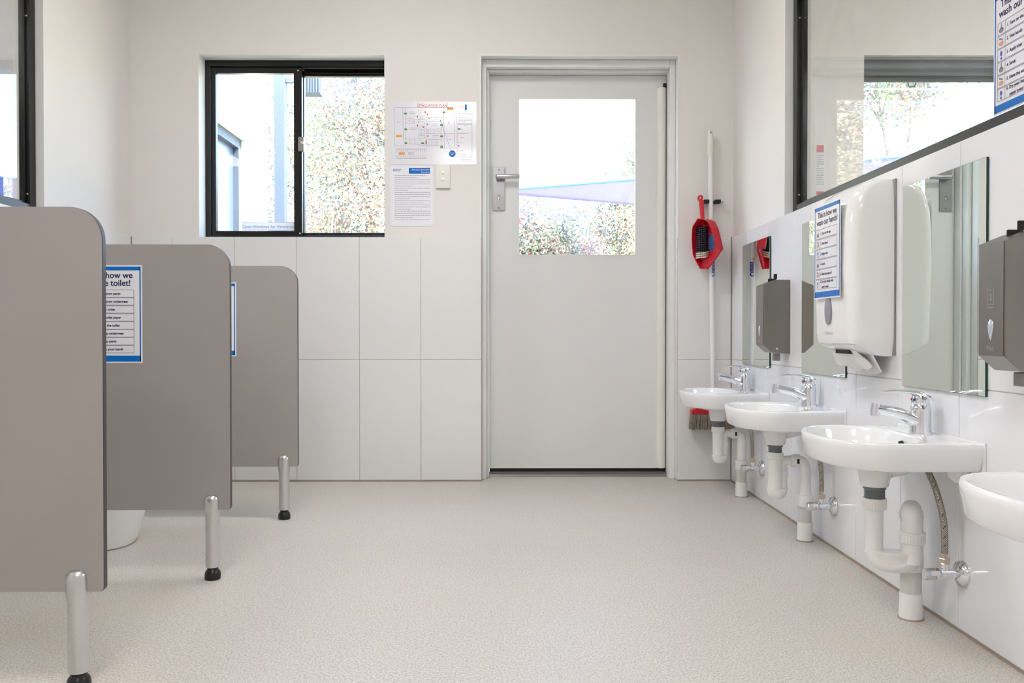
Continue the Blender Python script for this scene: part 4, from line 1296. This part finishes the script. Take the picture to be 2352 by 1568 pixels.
obj('black_bristles', bk_, BRI_B, hb, kind='stuff'); obj('cream_bristles', bw_, BRI_W, hb, kind='stuff')

# ------------------------------------------------------------------ notice sheets in the neighbouring room
for (z0, z1, x0, l) in [(1.445, 1.662, 1.505, 'tall white notice with red heading seen through the internal window glass'), (1.36, 1.435, 1.505, 'short white notice with red heading seen below the taller notice through the glass')]:
    t = thing('notice_sheet', l, 'notice', (x0, YB - 0.0005, z0), FACE_CAM)
    h = z1 - z0
    b = NB(); box(b, 0, 0.075, 0, h, 0, 0.001); obj('paper', b, PAPER, t)
    b = NB(); rect(b, 0.008, 0.062, h - 0.042 if h > 0.1 else h - 0.022, h - 0.006, 0.0015); obj('red_heading', b, REDI, t)
    b = NB(); lines_bm(b, 0.008, 0.062, h - (0.055 if h > 0.1 else 0.032), int((h - 0.06) / 0.011) if h > 0.1 else 4, 0.011, 0.004, 0.0015, rnd); obj('small_print', b, GREYI, t)

# blue storage cabinet in the left-hand room
cb = thing('blue_cabinet', 'bright blue storage cabinet seen through the internal window on the toilet side', 'cabinet', (-2.72, 3.72, 0))
BLUEP = mat('bright_blue_laminate', (20, 96, 220), 0.35)
part('body', cb, BLUEP, (-0.40, 0.40, -0.19, 0.19, 0.06, 1.47), bev=0.006)
part('door', cb, BLUEP, (-0.395, -0.003, -0.205, -0.19, 0.07, 1.46), bev=0.003)
part('door', cb, BLUEP, (0.003, 0.395, -0.205, -0.19, 0.07, 1.46), bev=0.003)
part('plinth', cb, DARK, (-0.38, 0.38, -0.17, 0.17, 0.0, 0.06))

# ------------------------------------------------------------------ ceiling lights (recessed panels)
def ceiling_light(x, y, w, l, label, s=1.0):
    t = thing('ceiling_light', label, 'ceiling light', (x, y, HC), group='recessed ceiling light panels')
    b = NB()
    for q in ((-w / 2 - 0.02, w / 2 + 0.02, -l / 2 - 0.02, -l / 2), (-w / 2 - 0.02, w / 2 + 0.02, l / 2, l / 2 + 0.02), (-w / 2 - 0.02, -w / 2, -l / 2, l / 2), (w / 2, w / 2 + 0.02, -l / 2, l / 2)):
        box(b, *q, -0.012, 0.0)
    obj('frame', b, TRIMW, t)
    b = NB(); box(b, -w / 2, w / 2, -l / 2, l / 2, -0.008, -0.002)
    obj('diffuser', b, mat('lamp_diffuser_%.2f' % s, (250, 248, 244), 0.6, emit=((251, 250, 252), LAMP * s)), t)
ceiling_light(-0.45, 2.75, 0.6, 0.6, 'square recessed ceiling light panel near the far wall of the bathroom')
ceiling_light(-0.45, 0.75, 0.6, 0.6, 'square recessed ceiling light panel over the middle of the bathroom')
ceiling_light(-0.45, -1.25, 0.6, 0.6, 'square recessed ceiling light panel near the wall opposite the door')
ceiling_light(3.2, 2.0, 1.2, 0.6, 'long added ceiling light panel brightening the room beyond the basins', 1.9)  # unseen lamp, added to brighten the room beyond the basins
ceiling_light(-4.0, 2.0, 1.2, 0.6, 'long added ceiling light panel brightening the room beyond the toilets', 2.0)  # likewise an added, unseen lamp that lifts the toilet-side room

# ------------------------------------------------------------------ outside
b = NB(); box(b, -40, 40, YB + BACK, 60, -0.40, -0.16)
gd = struct('ground', b, mat('dry_grass', (170, 165, 130), 0.9, var=0.3, scale=3))
EXTW = mat('white_render_wall', (236, 234, 226), 0.8, var=0.02, scale=3)
GREYM = mat('grey_blue_powder_coat', (66, 76, 92), 0.45, var=0.03)
b = NB()
WX = -1.83
box(b, WX - 0.2, WX, YB + BACK, 5.0, -0.16, 2.9)
box(b, WX - 0.2, WX, 5.0, 6.0, 2.10, 2.9)
box(b, WX - 0.2, WX, 6.0, 6.48, -0.16, 2.9)
struct('wall_outside', b, EXTW)
d2 = thing('door_2', 'grey glazed door in the white outside wall seen through the sliding window', 'door', kind='structure')
part('door_frame', d2, GREYM, (WX - 0.15, WX - 0.05, 5.0, 5.06, -0.16, 2.10), (WX - 0.15, WX - 0.05, 5.94, 6.0, -0.16, 2.10), (WX - 0.15, WX - 0.05, 5.06, 5.94, 2.03, 2.10))
part('door_panel', d2, mat('blue_grey_screen', (84, 98, 124), 0.3), (WX - 0.13, WX - 0.09, 5.06, 5.94, -0.10, 2.03))
part('handle', d2, DARK, (WX - 0.09, WX - 0.05, 5.84, 5.88, 1.15, 1.27))
ps = thing('verandah_post', 'tall grey steel post outside the sliding window', 'post', (-1.866, 7.0, -0.16))
part('shaft', ps, GREYM, (-0.044, 0.044, -0.044, 0.044, 0.01, 3.6), bev=0.004)
part('base_plate', ps, GREYM, (-0.09, 0.09, -0.09, 0.09, 0.0, 0.012))
lm = thing('flood_light', 'grey ribbed floodlight on an arm outside the sliding window', 'floodlight', (-1.60, 7.0, 2.78))
b = NB(); prism(b, [(-0.085, -0.085), (0.075, -0.085), (0.085, 0.075), (-0.085, 0.075)], lambda x, z: (x, -0.04, z), lambda x, z: (x, 0.04, z), 0.004); obj('housing', b, GREYM, lm)
for k in range(7):
    part('fin', lm, GREYM, (-0.074 + k * 0.0225, -0.066 + k * 0.0225, -0.058, -0.04, -0.075, 0.07))
part('arm', lm, GREYM, (-0.2205, -0.085, -0.015, 0.015, 0.02, 0.05))

# shade sail and its posts
SAIL = mat('lilac_shade_cloth', (160, 160, 214), 0.8, var=0.05, scale=12)
_nt = SAIL.node_tree
_t = _nt.nodes.new('ShaderNodeBsdfTranslucent'); _t.inputs[0].default_value = lin((160, 160, 220)) + (1,)
_m = _nt.nodes.new('ShaderNodeMixShader'); _m.inputs[0].default_value = 0.35
_nt.links.new(_nt.nodes['Principled BSDF'].outputs[0], _m.inputs[1]); _nt.links.new(_t.outputs[0], _m.inputs[2])
_nt.links.new(_m.outputs[0], _nt.nodes['Material Output'].inputs[0])
A, B_, Cc = Vector((-0.22, 9.2, 2.27)), Vector((4.47, 8.2, 2.50)), Vector((4.21, 11.0, 2.20))
ss = thing('shade_sail', 'pale lilac shade sail with blue hem seen through the door glass', 'shade sail', A)
b = NB()
N = 20
gridv = {}
cen = (A + B_ + Cc) / 3
for i in range(N + 1):
    for j in range(N + 1 - i):
        u, v = i / N, j / N
        w_ = 1 - u - v
        p = A * w_ + B_ * u + Cc * v
        sag = 27 * u * v * w_
        pull = 0.10 * (4 * u * v + 0.3 * (4 * u * w_ + 4 * v * w_)) * (1 - sag)
        p = p + (cen - p) * pull * 0.25
        p.z -= 0.05 * sag
        gridv[(i, j)] = b.verts.new(p - A)
for i in range(N):
    for j in range(N - i):
        b.faces.new((gridv[(i, j)], gridv[(i + 1, j)], gridv[(i, j + 1)]))
        if i + j < N - 1:
            b.faces.new((gridv[(i + 1, j)], gridv[(i + 1, j + 1)], gridv[(i, j + 1)]))
hem_pts = [[gridv[(i, 0)].co.copy() for i in range(N + 1)], [gridv[(0, j)].co.copy() for j in range(N + 1)], [gridv[(i, N - i)].co.copy() for i in range(N + 1)]]
cl_ = obj('cloth', b, SAIL, ss, True)
md = cl_.modifiers.new('thickness', 'SOLIDIFY'); md.thickness = 0.004
for k_, h_ in enumerate(hem_pts):
    b = NB(); tube(b, h_, 0.013, 8)
    obj('hem', b, mat('blue_hem', (70, 120, 205), 0.6) if k_ == 0 else SAIL, ss)
for p, l in ((A, 'slim grey sail post at the narrow corner of the shade sail'), (B_, 'tall grey sail post at the upper corner of the shade sail'), (Cc, 'short grey sail post at the lower corner of the shade sail')):
    d = (p - cen).normalized() * 0.12
    t = thing('sail_post', l, 'post', (p.x + d.x, p.y + d.y, -0.16), group='shade sail posts')
    b = NB(); tube(b, [(0, 0, 0), (0, 0, p.z + 0.16 + 0.15)], 0.05, 14); obj('shaft', b, GREYM, t, True)
    b = NB(); lathe(b, [(0.055, 0), (0.055, 0.02), (0.03, 0.04), (0.0, 0.045)], (0, 0, p.z + 0.31)); obj('cap', b, GREYM, t, True)

# trees: branches plus a crown of single leaves
LEAFS = [mat('leaf_grey_green', (138, 150, 134), 0.6, var=0.2, scale=4), mat('leaf_olive', (168, 168, 136), 0.6, var=0.2, scale=4), mat('leaf_blue_green', (98, 114, 130), 0.6, var=0.2, scale=4),
         mat('blossom_cream', (220, 206, 180), 0.7, var=0.1, scale=4), mat('blossom_red', (214, 118, 124), 0.7, var=0.15, scale=4), mat('leaf_fresh', (140, 205, 95), 0.6, var=0.15, scale=4)]
for m_ in LEAFS:
    nt_ = m_.node_tree
    pb = nt_.nodes['Principled BSDF']
    tl_ = nt_.nodes.new('ShaderNodeBsdfTranslucent')
    mx_ = nt_.nodes.new('ShaderNodeMixShader')
    mx_.inputs[0].default_value = 0.45
    nt_.links.new(pb.inputs['Base Color'].links[0].from_socket, tl_.inputs[0])
    nt_.links.new(pb.outputs[0], mx_.inputs[1])
    nt_.links.new(tl_.outputs[0], mx_.inputs[2])
    nt_.links.new(mx_.outputs[0], nt_.nodes['Material Output'].inputs[0])
BARK = mat('grey_bark', (130, 122, 122), 0.9, var=0.2, scale=12)
def tree(name, label, base, blobs, mix, nleaf, seed, leaf=0.05, group='trees and shrubs beyond the door and window'):
    rs = np.random.RandomState(seed)
    rd = random.Random(seed)
    t = thing(name, label, 'tree' if 'tree' in name else 'shrub', base, group=group)
    bm = NB()
    B0 = Vector(base)
    zt = min(q[2] for q, r in blobs) - base[2]
    top = Vector((0, 0, max(0.25, zt * 0.55)))
    tube(bm, [(0, 0, 0), (0.05, 0.02, top.z * 0.5), tuple(top)], [0.11, 0.085, 0.07], 10)
    for q, r in blobs:
        e = Vector(q) - B0
        m_ = top.lerp(e, 0.5) + Vector((rd.uniform(-0.15, 0.15), rd.uniform(-0.15, 0.15), 0.1))
        tube(bm, bez([top * 0.95, m_, e], 5), [0.055 - 0.040 * k / 10 for k in range(11)], 8)
        for _ in range(7):
            d = Vector((rd.gauss(0, 1), rd.gauss(0, 1), rd.gauss(0, 0.8))).normalized()
            f = e + d * r * 0.85
            tube(bm, bez([m_.lerp(e, rd.uniform(0.2, 1)), e + d * r * 0.4 + Vector((0, 0, rd.uniform(-0.1, 0.1))), f], 4), [0.020 - 0.0018 * k for k in range(9)], 6)
    obj('trunk', bm, BARK, t, True)
    cents, mats_ = [], []
    tot = sum(r ** 2 for q, r in blobs)
    for q, r in blobs:
        n = int(nleaf * r ** 2 / tot)
        ncl = max(10, int(70 * r))
        d = rs.normal(size=(ncl, 3)); d /= np.linalg.norm(d, axis=1)[:, None]
        cc = np.array(q) - np.array(base) + d * (r * rs.uniform(0.45, 1.0, (ncl, 1)))
        cm = rs.choice(len(mix), ncl, p=np.array(mix) / sum(mix))
        k = rs.randint(0, ncl, n)
        cents.append(cc[k] + rs.normal(size=(n, 3)) * 0.17 * r ** 0.5)
        mm = cm[k].copy()
        sw_ = rs.uniform(size=n) < 0.35
        mm[sw_] = rs.choice(len(mix), sw_.sum(), p=np.array(mix) / sum(mix))
        mats_.append(mm)
    P = np.concatenate(cents); mm = np.concatenate(mats_); n = len(P)
    a = rs.normal(size=(n, 3)); a /= np.linalg.norm(a, axis=1)[:, None]
    c = np.cross(a, rs.normal(size=(n, 3))); c /= np.linalg.norm(c, axis=1)[:, None]
    L = (leaf * rs.uniform(0.6, 1.4, n))[:, None]
    V = np.stack([P - a * L * 0.5, P + c * L * 0.22, P + a * L * 0.5, P - c * L * 0.22], 1).reshape(-1, 3)
    me = bpy.data.meshes.new('foliage')
    me.from_pydata(V.tolist(), [], np.arange(4 * n).reshape(-1, 4).tolist())
    for m_ in LEAFS: me.materials.append(m_)
    me.polygons.foreach_set('material_index', mm.astype(np.int32))
    o = bpy.data.objects.new('foliage', me); C.objects.link(o); o.parent = t; o['kind'] = 'stuff'
    return t
GZ = -0.16
tree('flowering_tree', 'large cream and pink flowering tree outside the sliding window', (-1.75, 9.6, GZ),
     [((-1.9, 9.4, 2.2), 0.75), ((-1.35, 9.6, 2.5), 0.75), ((-1.7, 9.8, 3.2), 0.85), ((-2.5, 9.8, 2.9), 0.8), ((-1.3, 9.9, 3.6), 0.7), ((-2.0, 10.0, 1.5), 0.7), ((-1.25, 10.2, 1.6), 0.6)], [4, 3, 3, 5, 1.6, 0.3], 60000, 1, 0.042)
tree('pale_tree', 'pale grey-green tree far behind the flowering tree outside the sliding window', (-3.4, 14.0, GZ), [((-3.6, 14, 3.2), 1.5), ((-2.6, 14.4, 4.0), 1.2), ((-4.4, 14, 1.8), 1.3), ((-2.4, 14.2, 2.2), 1.2)], [5, 2, 5, 2, 0.4, 0], 24000, 2, 0.08)
tree('red_flowering_shrub', 'grey-green shrub with red blossoms below the shade sail beside the door lock', (0.35, 10.4, GZ), [((0.40, 10.4, 1.92), 0.52), ((0.72, 10.6, 1.5), 0.48), ((0.32, 10.3, 1.4), 0.48), ((0.6, 10.3, 1.1), 0.5)], [5, 1, 4, 2, 2.2, 0], 42000, 3, 0.045)
tree('olive_tree', 'olive and cream tree rising above the shade sail at the hinge side of the door', (2.1, 12.0, GZ), [((1.55, 12.0, 2.15), 0.6), ((1.95, 12.2, 2.8), 0.5), ((1.3, 12.1, 1.6), 0.6), ((2.2, 12, 1.9), 0.7), ((2.1, 12.3, 3.25), 0.4), ((1.9, 12.0, 1.4), 0.6)], [5, 4, 2, 3, 0.6, 0.2], 50000, 4, 0.048)
tree('pale_shrub', 'pale yellowish shrub behind the red blossoms below the shade sail', (1.0, 14.5, GZ), [((0.9, 14.7, 2.0), 0.8), ((1.9, 14.8, 1.9), 0.85), ((0.7, 14.8, 1.3), 0.8), ((1.6, 14.6, 1.2), 0.8)], [2, 4, 1, 6, 0.4, 0.3], 40000, 5, 0.06)
tree('green_shrub', 'small fresh green shrub at the hinge-side bottom corner of the door glass', (1.18, 8.2, GZ), [((1.20, 8.2, 1.18), 0.26), ((1.05, 8.25, 0.85), 0.3)], [0.5, 1, 0, 1, 0, 8], 2500, 6, 0.05)
tree('tall_tree', 'tall pale tree outside the neighbouring room window with the rolled blind', (6.2, 13.2, GZ), [((5.8, 13.2, 4.6), 0.75), ((6.7, 13.4, 4.9), 0.7), ((6.2, 13.0, 5.3), 0.7)], [5, 3, 3, 2, 0.6, 0.4], 13000, 7, 0.06)
tree('broad_tree', 'broad pale tree outside the room beyond the toilets', (-6.2, 10.0, GZ), [((-6.2, 10, 2.6), 1.2), ((-5.2, 10.2, 2.0), 0.9), ((-7.2, 10, 2.3), 1.0), ((-5.9, 10.0, 3.5), 0.9)], [5, 3, 4, 2, 0.3, 0.2], 13000, 8, 0.07)
